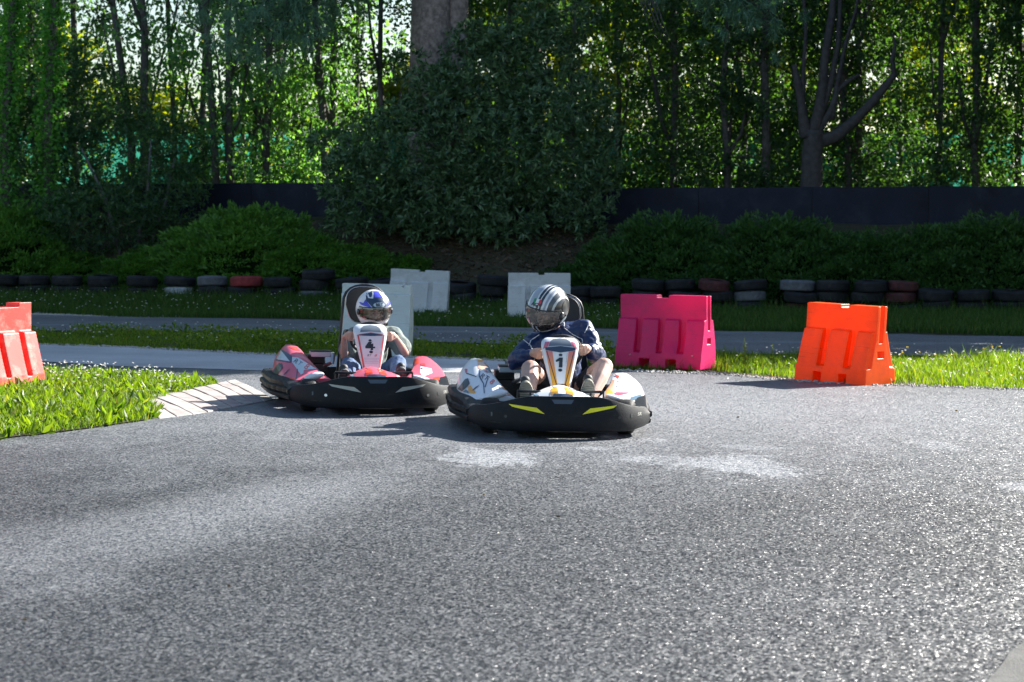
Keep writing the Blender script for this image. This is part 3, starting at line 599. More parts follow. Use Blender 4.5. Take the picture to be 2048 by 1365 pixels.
def bough(root, pts, seed, n_tuft, spread, per=34, ln=0.24):
    """a hanging bough: branch, twigs and tufts of long needles"""
    rg = np.random.default_rng(seed); P = polyline(pts, 24); b = MB().tube(P, list(np.linspace(0.07, 0.02, 24)), 6); tips = []; dirs = []
    for i in range(n_tuft):
        a = P[int(rg.uniform(5, 24))]; q = a + rg.normal(size=3) * np.array(spread); m = (a + q) / 2 + np.array([0, 0, 0.12])
        if i % 3 == 0: b.tube([a, m, q], [0.016, 0.011, 0.006], 4)
        tips.append(q); dirs.append(unit(q - m + np.array([0, 0, -0.1])))
    b.build('bough', M_BARKG, root, sharp=None)
    T = np.repeat(np.array(tips), per, 0) + rg.normal(size=(n_tuft * per, 3)) * 0.05; Dd = np.repeat(np.array(dirs), per, 0) * 0.6 + rg.normal(size=T.shape) * 0.55 + np.array([0, 0, -0.25])
    L_ = rg.uniform(0.6, 1.1, len(T)) * ln; return leaves(T, Dd, L_, 0.016, 0, 0.35)
pr = np.array(pine.location)
def rel(px, py, D): return np.array(at(px, py, D)) - pr
parts = []
for i, pts in enumerate(([(-0.2, 0, 8.2), rel(700, -160, 43), rel(560, -30, 42.6), rel(480, 60, 42.4)], [(-0.2, 0, 7.9), rel(690, -120, 42.6), rel(600, 10, 42.2), rel(520, 110, 42.2)], [(-0.2, 0, 8.6), rel(640, -200, 43.2), rel(470, -60, 42.8), rel(400, 20, 42.6)], [(-0.2, 0, 7.6), rel(720, -90, 42.4), rel(640, 0, 42.2), rel(575, 60, 42.2)],
                         [(0.8, 0.2, 8), rel(1150, -170, 42.5), rel(1350, -70, 42), rel(1480, 0, 41.6)], [(0.8, 0.2, 8.4), rel(1200, -160, 42.5), rel(1430, -40, 42), rel(1560, 40, 41.6)], [(0.9, 0.2, 8.8), rel(1300, -190, 42.5), rel(1480, -60, 42), rel(1530, 30, 41.6)])):
    parts.append(bough(pine, pts, 90 + i, 260 if i < 4 else 170, (0.42, 0.4, 0.36)))
rg = np.random.default_rng(3)                                      # the crown above
for i in range(14):
    a = rg.uniform(0, 6.28); l = rg.uniform(2, 4.5); z = rg.uniform(9.5, 15)
    parts.append(bough(pine, [(0.2, 0.1, z), (math.cos(a) * l * 0.6, math.sin(a) * l * 0.6, z + 0.6), (math.cos(a) * l, math.sin(a) * l, z + 0.4)], 120 + i, 60, (0.6, 0.6, 0.3), 14, 0.5))
obj('crown', leaf_mesh('pine_needles', parts, L_PINE), pine)
b = MB()
for s in range(5):                                                 # bare dead twigs hanging by the right bough
    p0 = rel(1265 + s * 9, -30, 42); b.tube([rel(1200, -150, 42.4), p0, rel(1290 + s * 10, 25 + s * 8, 41.9), rel(1300 + s * 14, 62 + s * 12, 41.8)], [0.03, 0.02, 0.012, 0.005], 5)
b.build('dead_twigs', M_BARKG, pine, sharp=None)

# pruned tree behind the fence
pt = empty('pruned_tree', (at(1622, 376, 46.0).x, 46.0, float(g(6.9, 46.0))), label='pruned bare tree with thick grey trunk forking above the dark fence', cat='tree')
q0 = np.array(pt.location)
def rq(px, py, D=46.0): return np.array(at(px, py, D)) - q0
b = MB(); wobble_tube(b, [(0, 0, -0.4), rq(1622, 376), rq(1625, 300), rq(1628, 262)], [0.31, 0.27, 0.25, 0.22], 18, 5, 0.03); b.build('trunk', M_BARKG, pt, sharp=None)
for pts, rad in (([(1632, 285), (1668, 275), (1700, 250), (1745, 205), (1790, 148)], (0.24, 0.20, 0.16, 0.14, 0.10)), ([(1788, 150), (1784, 120), (1790, 92), (1786, 66)], (0.09, 0.075, 0.06, 0.03)), ([(1612, 275), (1606, 235), (1600, 190), (1592, 150), (1588, 130)], (0.22, 0.17, 0.14, 0.12, 0.08)),
                 ([(1625, 270), (1638, 225), (1645, 170), (1650, 110), (1664, 30), (1668, -80)], (0.22, 0.18, 0.15, 0.13, 0.10, 0.07)), ([(1634, 262), (1660, 225), (1676, 180), (1700, 160), (1718, 150)], (0.16, 0.13, 0.10, 0.08, 0.05)), ([(1642, 225), (1660, 170), (1676, 90), (1680, 0), (1684, -60)], (0.13, 0.11, 0.09, 0.07, 0.05)), ([(1662, 240), (1676, 160), (1690, 90), (1712, 20), (1720, -50)], (0.11, 0.09, 0.07, 0.05, 0.04)), ([(1604, 230), (1606, 150), (1612, 60), (1604, -40)], (0.09, 0.07, 0.06, 0.04))):
    b = MB(); wobble_tube(b, [rq(x, y, 46 + 0.002 * (x - 1625)) for x, y in pts], [v * 0.72 for v in rad], 10, 6, 0.03); b.build('limb', M_BARKG, pt, sharp=None)

# shrubs with whorled leaves
def whorl_crown(name, seed, blobs, n_w, per, ln, mat, bias=0.25):
    """rosettes of long leaves facing outwards in the outer shell of several overlapping lobes"""
    global rng
    keep = rng; rng = np.random.default_rng(seed); C = np.array([b[:3] for b in blobs]); Rd = np.array([b[3:6] for b in blobs]); wgt = (Rd ** 2).sum(1); P = []; D = []
    idx = rng.choice(len(blobs), n_w, p=wgt / wgt.sum()); u = unit(rng.normal(size=(n_w, 3))); u[:, 1] = np.where(rng.uniform(size=n_w) < 0.75, -np.abs(u[:, 1]), u[:, 1])
    rr = rng.uniform(0.5, 1.12, n_w) ** 0.6 * (1 + 0.10 * np.sin(u[:, 0] * 7 + idx) * np.sin(u[:, 2] * 6 + idx * 2)); pos = C[idx] + u * Rd[idx] * rr[:, None]
    rr = np.where(rng.uniform(size=n_w) < 0.07, rr * rng.uniform(1.05, 1.28, n_w), rr); pos = C[idx] + u * Rd[idx] * rr[:, None]
    ax = unit(u + np.array([0, -0.15, bias]) + rng.normal(size=u.shape) * 0.35)
    B = np.repeat(pos, per, 0); A = np.repeat(ax, per, 0); t = unit(np.cross(A, rng.normal(size=A.shape)))
    Dd = t + A * rng.uniform(0.25, 1.0, (len(A), 1)); l = rng.uniform(0.65, 1.2, len(B)) * ln
    res = leaves(B + rng.normal(size=B.shape) * 0.012, Dd, l, l * 0.27, 0.1, 0.55); rng = keep; return leaf_mesh(name, [res], mat)
def stems(root, specs, mat, r=0.05):
    for (a, c) in specs:
        m = (np.array(a) + np.array(c)) / 2 + np.array([0.1, 0, 0.1]); MB().tube([a, m, c], [r, r * 0.8, r * 0.35], 7).build('stem', mat, root, sharp=None)
big = empty('large_shrub', (-0.9, 41.9, float(g(-0.9, 41.9))), label='huge grey green shrub with whorled leaves around the pine trunk', cat='shrub')
z0 = big.location.z
def lobe(px, py, D, rx, ry, rz, root): p = np.array(at(px, py, D)) - np.array(root.location); return (p[0], p[1], p[2], rx, ry, rz)
BL = [lobe(930, 300, 42.2, 2.0, 1.3, 1.6, big), lobe(800, 330, 42.0, 1.35, 1.2, 1.25, big), lobe(1080, 300, 42.0, 1.5, 1.2, 1.3, big), lobe(980, 180, 42.6, 1.3, 1.1, 1.2, big), lobe(1060, 110, 42.8, 1.0, 0.9, 0.9, big), lobe(740, 390, 41.7, 0.95, 0.8, 0.8, big), lobe(1140, 380, 41.7, 0.95, 0.8, 0.85, big), lobe(900, 400, 41.6, 1.4, 0.9, 0.7, big), lobe(660, 285, 42.6, 0.5, 0.4, 0.3, big), lobe(1160, 210, 42.2, 0.7, 0.6, 0.6, big), lobe(870, 200, 42.1, 0.6, 0.6, 0.7, big), lobe(1120, 40, 43, 0.8, 0.7, 0.6, big), lobe(700, 340, 41.9, 0.5, 0.4, 0.35, big), lobe(1195, 260, 41.9, 0.45, 0.4, 0.4, big), lobe(1200, 340, 41.6, 0.45, 0.4, 0.5, big), lobe(690, 440, 41.4, 0.4, 0.35, 0.3, big), lobe(1180, 440, 41.3, 0.5, 0.4, 0.35, big), lobe(960, 90, 42.6, 0.6, 0.5, 0.5, big), lobe(820, 130, 42.2, 0.35, 0.3, 0.4, big), lobe(1000, 455, 41.3, 0.9, 0.5, 0.3, big), lobe(840, 450, 41.4, 0.6, 0.5, 0.35, big)]
obj('crown', whorl_crown('big_shrub_leaves', 11, BL, 5600, 8, 0.165, L_SHRUB), big)
stems(big, [((0.1, 0, -0.2), (0.4, 0.1, 2.4)), ((-0.2, 0, -0.2), (-1.1, 0.1, 2.2)), ((0.3, 0.2, -0.2), (1.2, 0, 2.0)), ((0, 0.3, -0.2), (0.2, 0.5, 3.6)), ((-0.4, 0.2, -0.2), (-0.8, 0.2, 3.0))], M_BARK)
ls = empty('leafy_shrub', (-8.2, 42.8, float(g(-8.2, 42.8))), label='dark leafy shrub spilling over the bank and fence on the left', cat='shrub')
BL = [lobe(250, 330, 44.2, 1.9, 1.1, 1.3, ls), lobe(90, 330, 44.2, 1.5, 1.1, 1.3, ls), lobe(330, 400, 43.4, 0.9, 0.8, 0.9, ls), lobe(200, 440, 42.9, 1.4, 0.9, 0.7, ls), lobe(180, 210, 45, 1.4, 1.0, 1.0, ls), lobe(-40, 260, 44.5, 1.2, 1.0, 1.6, ls), lobe(360, 300, 44.6, 0.7, 0.6, 0.6, ls), lobe(90, 150, 45.5, 1.0, 0.8, 0.9, ls)]
obj('crown', whorl_crown('left_shrub_leaves', 12, BL, 6200, 7, 0.125, L_DARK), ls)
stems(ls, [((0.1, 0, -0.2), (0.4, 0.4, 2.4)), ((-0.2, 0, -0.2), (-1.1, 0.4, 2.2)), ((0.3, 0.2, -0.2), (0.9, 0.5, 2.0))], M_BARK)
# ivy on two trunks at the left
for i, (px0, px1, lab) in enumerate(((112, 95, 'ivy clad trunk with bright heart shaped leaves at top left'), (30, 10, 'ivy clad trunk hugging the left picture edge'))):
    D = 43.3; iv = empty('ivy_clad_tree', (at(px1, 300, D).x, D, float(g(-9, D))), label=lab, cat='tree', group='ivy clad trunks'); o0 = np.array(iv.location)
    pts = polyline([(0, 0, -0.3), np.array(at(px1, 260, D)) - o0, np.array(at((px0 + px1) / 2, 110, D)) - o0, np.array(at(px0, -30, D)) - o0, np.array(at(px0 + 6, -300, D)) - o0], 30)
    MB().tube(pts, list(np.linspace(0.13, 0.08, 30)), 9).build('trunk', M_BARK, iv, sharp=None)
    n = 6000; idx = rng.integers(3, 30, n); a = rng.uniform(0, 6.28, n); rr = np.abs(rng.normal(0.14, 0.12, n)); P = pts[idx] + np.stack([np.cos(a) * rr, np.sin(a) * rr, rng.uniform(-0.15, 0.15, n)], 1)
    Dd = np.stack([np.cos(a), np.sin(a), rng.uniform(-1.2, -0.1, n)], 1); l = rng.uniform(0.06, 0.12, n)
    obj('ivy', leaf_mesh('ivy_leaves', [leaves(P, Dd, l, l * 0.95, 0.05, 0.3)], L_IVY), iv)

# junipers on the bank
def juniper_mesh(name, seed, mat, n=330, per=110):
    """spreading shelves of short sprays, one above the other, with shadow between them"""
    global rng
    keep = rng; rng = np.random.default_rng(seed); a = rng.uniform(0, 6.28, n); r = np.sqrt(1 - rng.uniform(0.0, 1, n) ** 2); bump = 1 + 0.14 * np.sin(a * 3 + seed) + 0.12 * np.sin(a * 5 + 2 * seed)
    C = np.stack([np.cos(a) * r * bump, np.sin(a) * r * bump, np.sqrt(np.clip(1.03 - r ** 2, 0.03, 1)) * rng.uniform(0.74, 1.04, n)], 1) * 0.9
    O = unit(np.stack([C[:, 0], C[:, 1], 0.22 + 0.35 * C[:, 2]], 1) + rng.normal(size=(n, 3)) * np.array([0.25, 0.25, 0.08]))
    B = np.repeat(C, per, 0); Or = np.repeat(O, per, 0); sz = np.repeat(rng.uniform(0.55, 1.35, n), per)[:, None]
    t = unit(np.cross(Or, np.array([0, 0, 1.0]))); q = rng.uniform(-1, 1, (len(B), 1)); d = rng.uniform(0, 1, (len(B), 1)); lim = np.sqrt(np.clip(1 - (1.15 * d - 0.15) ** 2, 0.05, 1))
    P = B + (t * q * lim * 0.24 + Or * (d * 0.34 - 0.14)) * sz + np.array([0, 0, 1.0]) * (0.05 * (1 - q ** 2) - 0.10 * d ** 2 + rng.normal(size=(len(B), 1)) * 0.014) * sz
    Dd = Or * 1.0 + t * q * 0.9 + rng.normal(size=B.shape) * 0.4 + np.array([0, 0, 0.15]); l = rng.uniform(0.035, 0.08, len(B))
    res = leaves(P, Dd, l, l * 0.36, 0.05, 0.5); rng = keep; return leaf_mesh(name, [res], mat)
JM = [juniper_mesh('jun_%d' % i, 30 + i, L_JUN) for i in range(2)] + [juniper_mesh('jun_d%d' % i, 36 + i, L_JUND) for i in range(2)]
M_TWIG = pm('twig', (0.06, 0.045, 0.03), 0.9)
JB = MB().ell((0, 0, 0), (0.80, 0.80, 0.78), 18, 10).mesh('juniper_core', leafm('juniper_inner', (0.006, 0.014, 0.005), (0.007, 0.016, 0.005), 0.02, spec=0.0, rough=0.9))  # near-black solid dome standing in for the shaded inside of the mound
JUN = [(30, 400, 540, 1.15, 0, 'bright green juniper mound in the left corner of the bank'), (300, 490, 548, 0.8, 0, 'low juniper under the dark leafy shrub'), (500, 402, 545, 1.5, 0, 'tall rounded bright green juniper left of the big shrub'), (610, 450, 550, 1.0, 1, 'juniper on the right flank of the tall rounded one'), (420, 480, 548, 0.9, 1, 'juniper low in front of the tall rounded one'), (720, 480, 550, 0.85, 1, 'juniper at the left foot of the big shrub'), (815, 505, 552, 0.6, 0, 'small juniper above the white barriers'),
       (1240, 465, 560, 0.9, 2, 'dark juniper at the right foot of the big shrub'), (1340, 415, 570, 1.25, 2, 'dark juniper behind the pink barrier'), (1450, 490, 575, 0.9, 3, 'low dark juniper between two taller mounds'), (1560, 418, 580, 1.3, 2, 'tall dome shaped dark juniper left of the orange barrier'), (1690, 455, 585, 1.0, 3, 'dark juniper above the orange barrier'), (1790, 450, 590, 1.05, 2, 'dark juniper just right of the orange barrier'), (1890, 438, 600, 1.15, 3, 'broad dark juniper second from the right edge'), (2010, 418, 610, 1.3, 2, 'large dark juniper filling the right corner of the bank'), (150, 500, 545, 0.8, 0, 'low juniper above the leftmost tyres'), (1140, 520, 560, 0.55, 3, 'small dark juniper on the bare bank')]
for (px, pyt, pyb, rx, mi, lab) in JUN:
    x = (px - 1024) / FPX * 41.0; ry = float(row_y(x)); yc = ry + 1.9; top = at(px, pyt, yc).z; zb = float(g(x, ry + 0.7)) - 0.05; x = (px - 1024) / FPX * yc
    r = empty('juniper', (x, yc, zb), (0, 0, rng.uniform(0, 6.28)), label=lab, cat='shrub', group='junipers along the bank'); r.scale = (rx * 1.25, 1.35, (top - zb) * 0.93)
    r.rotation_euler = (0, 0, 0)
    obj('crown', JM[mi], r); c = obj('shade_core', JB, r)

# ------------------------------------------------------------------ grass, flowers, gravel, weeds
def scatter(n, xr, yr, test):
    P = np.stack([rng.uniform(*xr, n), rng.uniform(*yr, n)], 1); P = P[test(P)]; return np.c_[P, g(P[:, 0], P[:, 1]) - 0.02]
bx = np.array(BACK); ux = np.array(UP2); lx = np.array(LO2)
def yb(x): return np.interp(x, bx[:, 0], bx[:, 1])
def yu(x): return np.interp(x, ux[:, 0], ux[:, 1])
def yl(x): return np.interp(x, lx[:, 0], lx[:, 1])
def vis(P, m=0.8): return np.abs(P[:, 0]) < P[:, 1] * 0.262 + m
def clump(P, sc, th): return (np.sin(P[:, 0] * sc) * np.sin(P[:, 1] * sc * 0.8 + 1) + np.sin(P[:, 0] * sc * 2.3 + P[:, 1] * sc * 1.7) * 0.6 + rng.normal(0, 0.35, len(P))) > th
# island, sunlit
P = scatter(150000, (-7, -1.8), (13, 20.5), lambda p: inside(p, ISL) & vis(p))
dI = edge_dist(P, ISL); P[:, 2] += 0.02 + 0.07 * sm(0, 0.7, dI); P = P[rng.uniform(size=len(P)) < 0.85]
h = rng.uniform(0.035, 0.10, len(P)) * (0.75 + 0.6 * rng.uniform(size=len(P)) ** 3); V1 = blades(P, h, 0.007, 0.9)
obj('grass', mesh('island_grass', V1[0], V1[1], False, L_GRASS), kind='stuff', label='bright sunlit grass on the island inside the bend', cat='grass')
Q = P[rng.choice(len(P), 1500)]; ln = rng.uniform(0.06, 0.14, len(Q)); a = rng.uniform(0, 6.28, len(Q)); Dd = np.stack([np.cos(a), np.sin(a), rng.uniform(0.4, 1.3, len(Q))], 1)
obj('broad_leaved_weeds', leaf_mesh('weeds', [leaves(np.repeat(Q, 3, 0), np.repeat(Dd, 3, 0) + rng.normal(size=(len(Q) * 3, 3)) * 0.5, np.repeat(ln, 3), np.repeat(ln, 3) * 0.34, 0.1)], L_GRASS), kind='stuff', label='broad leaved weeds among the island grass', cat='weeds')
def flowers(P, hgt, size, name, lab, mat=L_FLOWER):
    n = len(P); C = P + np.stack([np.zeros(n), np.zeros(n), hgt], 1); k = 6; parts = []
    Cc = np.repeat(C, k, 0); a = np.tile(np.arange(k) * 2 * math.pi / k, n); D = np.stack([np.cos(a), np.sin(a), np.full(len(a), 0.5)], 1) + rng.normal(size=(len(a), 3)) * 0.3
    obj(name, leaf_mesh(name, [leaves(Cc, D, size, size * 0.8, 0.0, 0.6)], mat), kind='stuff', label=lab, cat='flowers')
Q = P[(P[:, 1] > 16.2)]; Q = Q[clump(Q, 2.0, -0.1)]; Q = Q[rng.choice(len(Q), 300)]; flowers(Q, rng.uniform(0.06, 0.15, len(Q)), 0.012, 'white_flowers', 'tiny white flowers over the sunlit island grass')
# strip between the two tracks
P = scatter(330000, (-9, 10), (18, 33), lambda p: (p[:, 1] > yb(p[:, 0]) + 0.05 + 0.12 * np.sin(p[:, 0] * 5)) & (p[:, 1] < yl(p[:, 0]) - 0.05 + 0.15 * np.sin(p[:, 0] * 3.3)) & vis(p))
P = P[~((P[:, 0] > 2.0) & (P[:, 0] < 3.3) & (P[:, 1] < yb(P[:, 0]) + 0.75))]
P = P[~((P[:, 0] > 0.95) & (P[:, 0] < 2.3) & (P[:, 1] < yb(P[:, 0]) + 0.5))]
P = P[clump(P, 2.7, -0.75)]; P = P[rng.uniform(size=len(P)) < 0.95]
h = rng.uniform(0.05, 0.13, len(P)) * (1 + 1.0 * rng.uniform(size=len(P)) ** 5) * (0.6 + 0.4 * np.sin(P[:, 0] * 1.7 + 1) ** 2) * (0.55 + 0.45 * sm(-1, 3, P[:, 0])); V1 = blades(P, h, 0.010, 0.7)
obj('grass', mesh('strip_grass', V1[0], V1[1], False, L_GRASS), kind='stuff', label='grass strip between the two tracks', cat='grass')
Q = P[rng.choice(len(P), 380)]; flowers(Q, rng.uniform(0.1, 0.2, len(Q)), 0.014, 'white_flowers', 'scattered tiny white flowers on the grass strip')
Q = P[P[:, 0] > 3.6]; Q = Q[rng.choice(len(Q), 40)]; flowers(Q, rng.uniform(0.14, 0.24, len(Q)), 0.016, 'yellow_flowers', 'few yellow flowers in the grass right of the orange barrier', L_FLOWY)
# leafy weeds in the strip
Q = scatter(5200, (-7.5, 1.2), (21.5, 27), lambda p: (p[:, 1] > yb(p[:, 0]) + 0.3) & (p[:, 1] < yl(p[:, 0]) - 0.1)); Q = Q[clump(Q, 1.6, 0.25)]; rep = 9
B = np.repeat(Q, rep, 0) + np.stack([rng.normal(0, .05, len(Q) * rep), rng.normal(0, .05, len(Q) * rep), rng.uniform(0, 0.17, len(Q) * rep)], 1); l = rng.uniform(0.03, 0.06, len(B))
obj('broad_leaved_weeds', leaf_mesh('weeds2', [leaves(B, rng.normal(size=B.shape) + np.array([0, 0, .4]), l, l * 0.6, 0.1)], L_GRASS), kind='stuff', label='clover and low weeds in the shaded grass strip', cat='weeds')
# far verge
P = scatter(300000, (-12, 12), (27, 41.5), lambda p: (p[:, 1] > yu(p[:, 0]) + 0.35 + 0.3 * np.sin(p[:, 0] * 1.3)) & (p[:, 1] < row_y(p[:, 0]) + 0.3) & vis(p, 1.2))
P = P[clump(P, 1.9, -0.9)]; dn = (row_y(P[:, 0]) - P[:, 1]); h = rng.uniform(0.05, 0.14, len(P)) * (1 + 0.2 * sm(1.2, 0, dn)) * (1 + 0.8 * rng.uniform(size=len(P)) ** 5); V1 = blades(P, h, 0.014, 0.6)
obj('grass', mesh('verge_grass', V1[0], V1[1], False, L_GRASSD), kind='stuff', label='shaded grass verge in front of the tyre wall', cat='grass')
Q = P[(P[:, 0] < 2)]; Q = Q[rng.choice(len(Q), 420)]; flowers(Q, rng.uniform(0.1, 0.2, len(Q)), 0.016, 'white_flowers', 'tiny white flowers on the shaded verge before the tyres')
Q = P[dn < 0.5]; Q = Q[rng.choice(len(Q), 3600)]; V1 = blades(Q, rng.uniform(0.12, 0.36, len(Q)), 0.012, 0.5)
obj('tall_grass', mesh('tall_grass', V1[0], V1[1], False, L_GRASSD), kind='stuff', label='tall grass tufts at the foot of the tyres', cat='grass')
# gravel crumbs along the track edges
def gravel(name, P, s0, s1, mat, lab):
    n = len(P); o = np.array([[1, 0, 0], [-1, 0, 0], [0, 1, 0], [0, -1, 0], [0, 0, .7], [0, 0, -.7]]); f = np.array([[0, 2, 4], [2, 1, 4], [1, 3, 4], [3, 0, 4], [2, 0, 5], [1, 2, 5], [3, 1, 5], [0, 3, 5]])
    s = rng.uniform(s0, s1, n)[:, None, None]; V = P[:, None, :] + o[None] * s * rng.uniform(0.6, 1.3, (n, 6, 1)); F = (np.arange(n)[:, None, None] * 6 + f[None]).reshape(-1, 3)
    obj(name, mesh(name, V.reshape(-1, 3), F, False, mat), kind='stuff', label=lab, cat='gravel')
M_GRAV = pm('gravel', (0.34, 0.32, 0.29), 0.9, var=0.4, vscale=30)
x = rng.uniform(-8, 9, 3800); P = np.c_[x, yb(x) + rng.normal(0.0, 0.10, len(x))]; gravel('gravel', np.c_[P, g(P[:, 0], P[:, 1]) + 0.004], 0.006, 0.022, M_GRAV, 'pale gravel crumbs along the back edge of the track')
x = rng.uniform(-9, -5.8, 1800); P = np.c_[x, yu(x) + rng.normal(0.5, 0.3, len(x))]; gravel('gravel', np.c_[P, g(P[:, 0], P[:, 1]) - 0.02], 0.01, 0.035, M_GRAV, 'light gravel patch on the far side of the shaded road')
x = rng.uniform(2.0, 3.5, 700); P = np.c_[x, yb(x) + rng.uniform(0.0, 0.6, len(x))]; gravel('litter', np.c_[P, g(P[:, 0], P[:, 1]) - 0.02], 0.008, 0.03, pm('dry_litter', (0.16, 0.11, 0.07), 0.95, var=0.4, vscale=20), 'brown leaf litter on the soil between pink and orange barriers')
# single tall weeds
def weed(px, py, h, label):
    p = gp(px, py); r = empty('weed', (p.x, p.y, p.z - 0.02), label=label, cat='plant', group='tall single weeds'); MB().tube([(0, 0, 0), (0.01, 0, h * 0.5), (0.0, 0.01, h)], [0.006, 0.005, 0.002], 5).build('stem', L_GRASS, r)
    n = 46; z = rng.uniform(0.25, 1, n) * h; a = rng.uniform(0, 6.28, n); l = rng.uniform(0.03, 0.06, n) * (1.3 - z / h)
    obj('leaves', leaf_mesh('weed_leaves', [leaves(np.c_[np.zeros((n, 2)), z], np.stack([np.cos(a), np.sin(a), np.full(n, .5)], 1), l, l * 0.5, 0.1)], L_GRASS), r)
weed(1489, 735, 0.36, 'tall leafy weed right beside the pink barrier'); weed(1545, 738, 0.30, 'thin weed between the pink and orange barriers'); weed(1512, 742, 0.22, 'short weed beside the tall one near the pink barrier')

x = rng.uniform(-6, 8, 90); y = rng.uniform(7, 26, 90); P = np.c_[x, y, g(x, y) + 0.012]; P = P[(P[:, 1] < yb(P[:, 0])) & ~inside(P[:, :2], ISL)]; a = rng.uniform(0, 6.28, len(P)); l = rng.uniform(0.012, 0.03, len(P))
obj('fallen_leaves', leaf_mesh('fallen_leaves', [leaves(P, np.stack([np.cos(a), np.sin(a), rng.uniform(0, 0.25, len(P))], 1), l, l * 0.5, 0.15)], leafm('dry_leaf', (0.03, 0.022, 0.012), (0.10, 0.07, 0.03), 0.2)), kind='stuff', label='few dry leaves scattered on the asphalt', cat='leaves')

n = 5200; x = rng.uniform(-3.2, 2.6, n); y = row_y(x) + rng.uniform(0.4, 3.4, n); P = np.c_[x, y, g(x, y) - 0.02]; a = rng.uniform(0, 6.28, n); l = rng.uniform(0.05, 0.16, n)
obj('leaf_litter', leaf_mesh('bank_litter', [leaves(P, np.stack([np.cos(a), np.sin(a), rng.uniform(-0.1, 0.5, n)], 1), l, l * 0.35, 0.15)], leafm('bank_litter', (0.03, 0.022, 0.016), (0.13, 0.095, 0.065), 0.1)), kind='stuff', label='brown leaf litter on the bare bank under the big shrub', cat='leaves')

# ------------------------------------------------------------------ go-karts
M_BUMP = pm('bumper_plastic', (0.007, 0.009, 0.013), 0.5, spec=0.22, var=0.3, vscale=9, bump=0.2, bscale=160, dirt=(0.024, 0.023, 0.023), dscale=5, damt=0.6, detail=8, scuff=(0.10, 0.10, 0.10), sstretch=(2.0, 2.0, 30.0), samt=0.45, sth=0.60)
M_BLK = pm('black_metal', (0.012, 0.012, 0.014), 0.45, spec=0.5, var=0.3, dirt=(0.06, 0.055, 0.05), dscale=9, damt=0.4)
M_RUBB = pm('kart_rubber', (0.014, 0.014, 0.015), 0.7, spec=0.35, var=0.3, bump=0.3, bscale=90, dirt=(0.06, 0.055, 0.05), dscale=12, damt=0.4)
M_STEEL = pm('steel', (0.55, 0.55, 0.56), 0.32, metal=0.9, var=0.15)
M_ALU = pm('engine_alloy', (0.42, 0.43, 0.45), 0.4, metal=0.7, var=0.2, dirt=(0.05, 0.05, 0.05), dscale=14)
M_PAD = pm('seat_pad', (0.020, 0.020, 0.022), 0.6, spec=0.35, var=0.25, bump=0.2, bscale=200)
def gloss(name, c, var=0.06, dirt=None): return pm(name, c, 0.32, spec=0.5, var=var, vscale=14, dirt=dirt or tuple(v * 0.55 + 0.03 for v in c), dscale=7, damt=0.45, coat=0.2, scuff=tuple(v * 0.3 + 0.03 for v in c), sstretch=(6.0, 6.0, 40.0), samt=0.5, sth=0.61)
P_WHITE = gloss('print_white', (0.72, 0.74, 0.78)); P_ORNG = gloss('print_orange', (0.80, 0.36, 0.03)); P_PEACH = gloss('print_peach', (0.70, 0.42, 0.28)); P_PINK = gloss('print_rose', (0.60, 0.095, 0.15))
P_RED = gloss('print_red', (0.62, 0.045, 0.05)); P_SILV = gloss('print_silver', (0.48, 0.56, 0.62)); P_BLK = gloss('print_black', (0.016, 0.02, 0.028)); P_NAVY = gloss('print_navy', (0.025, 0.05, 0.10))
P_YEL = pm('reflective_yellow', (0.85, 0.78, 0.02), 0.4, var=0.08); P_GREY = pm('faded_sticker', (0.40, 0.40, 0.36), 0.6, var=0.15, dirt=(0.2, 0.2, 0.18)); P_GLASS = gloss('smoked_screen', (0.16, 0.19, 0.23)); P_BLUE = gloss('print_blue', (0.06, 0.07, 0.55)); P_GREEN = gloss('print_green', (0.02, 0.25, 0.10))
P_DRED = gloss('print_scarlet', (0.75, 0.06, 0.02)); P_TEAL = gloss('print_slate', (0.10, 0.17, 0.24))
# colour running from rose at the top to orange below, as printed on the panel
def panel_fade():
    m = gloss('print_rose_to_orange', (0.6, 0.3, 0.1)); n = m.node_tree; L = n.links.new; b = [x for x in n.nodes if x.type == 'BSDF_PRINCIPLED'][0]
    tc = N(n, 'ShaderNodeTexCoord'); sp = N(n, 'ShaderNodeSeparateXYZ'); L(tc.outputs['Object'], sp.inputs[0]); cr = N(n, 'ShaderNodeValToRGB'); mr = N(n, 'ShaderNodeMapRange', i_1=0.40, i_2=0.66); L(sp.outputs[2], mr.inputs[0]); L(mr.outputs[0], cr.inputs[0])
    cr.color_ramp.elements[0].color = c4((0.72, 0.34, 0.02)); cr.color_ramp.elements[1].color = c4((0.60, 0.13, 0.24)); L(cr.outputs[0], b.inputs['Base Color']); return m
P_FADE = panel_fade()

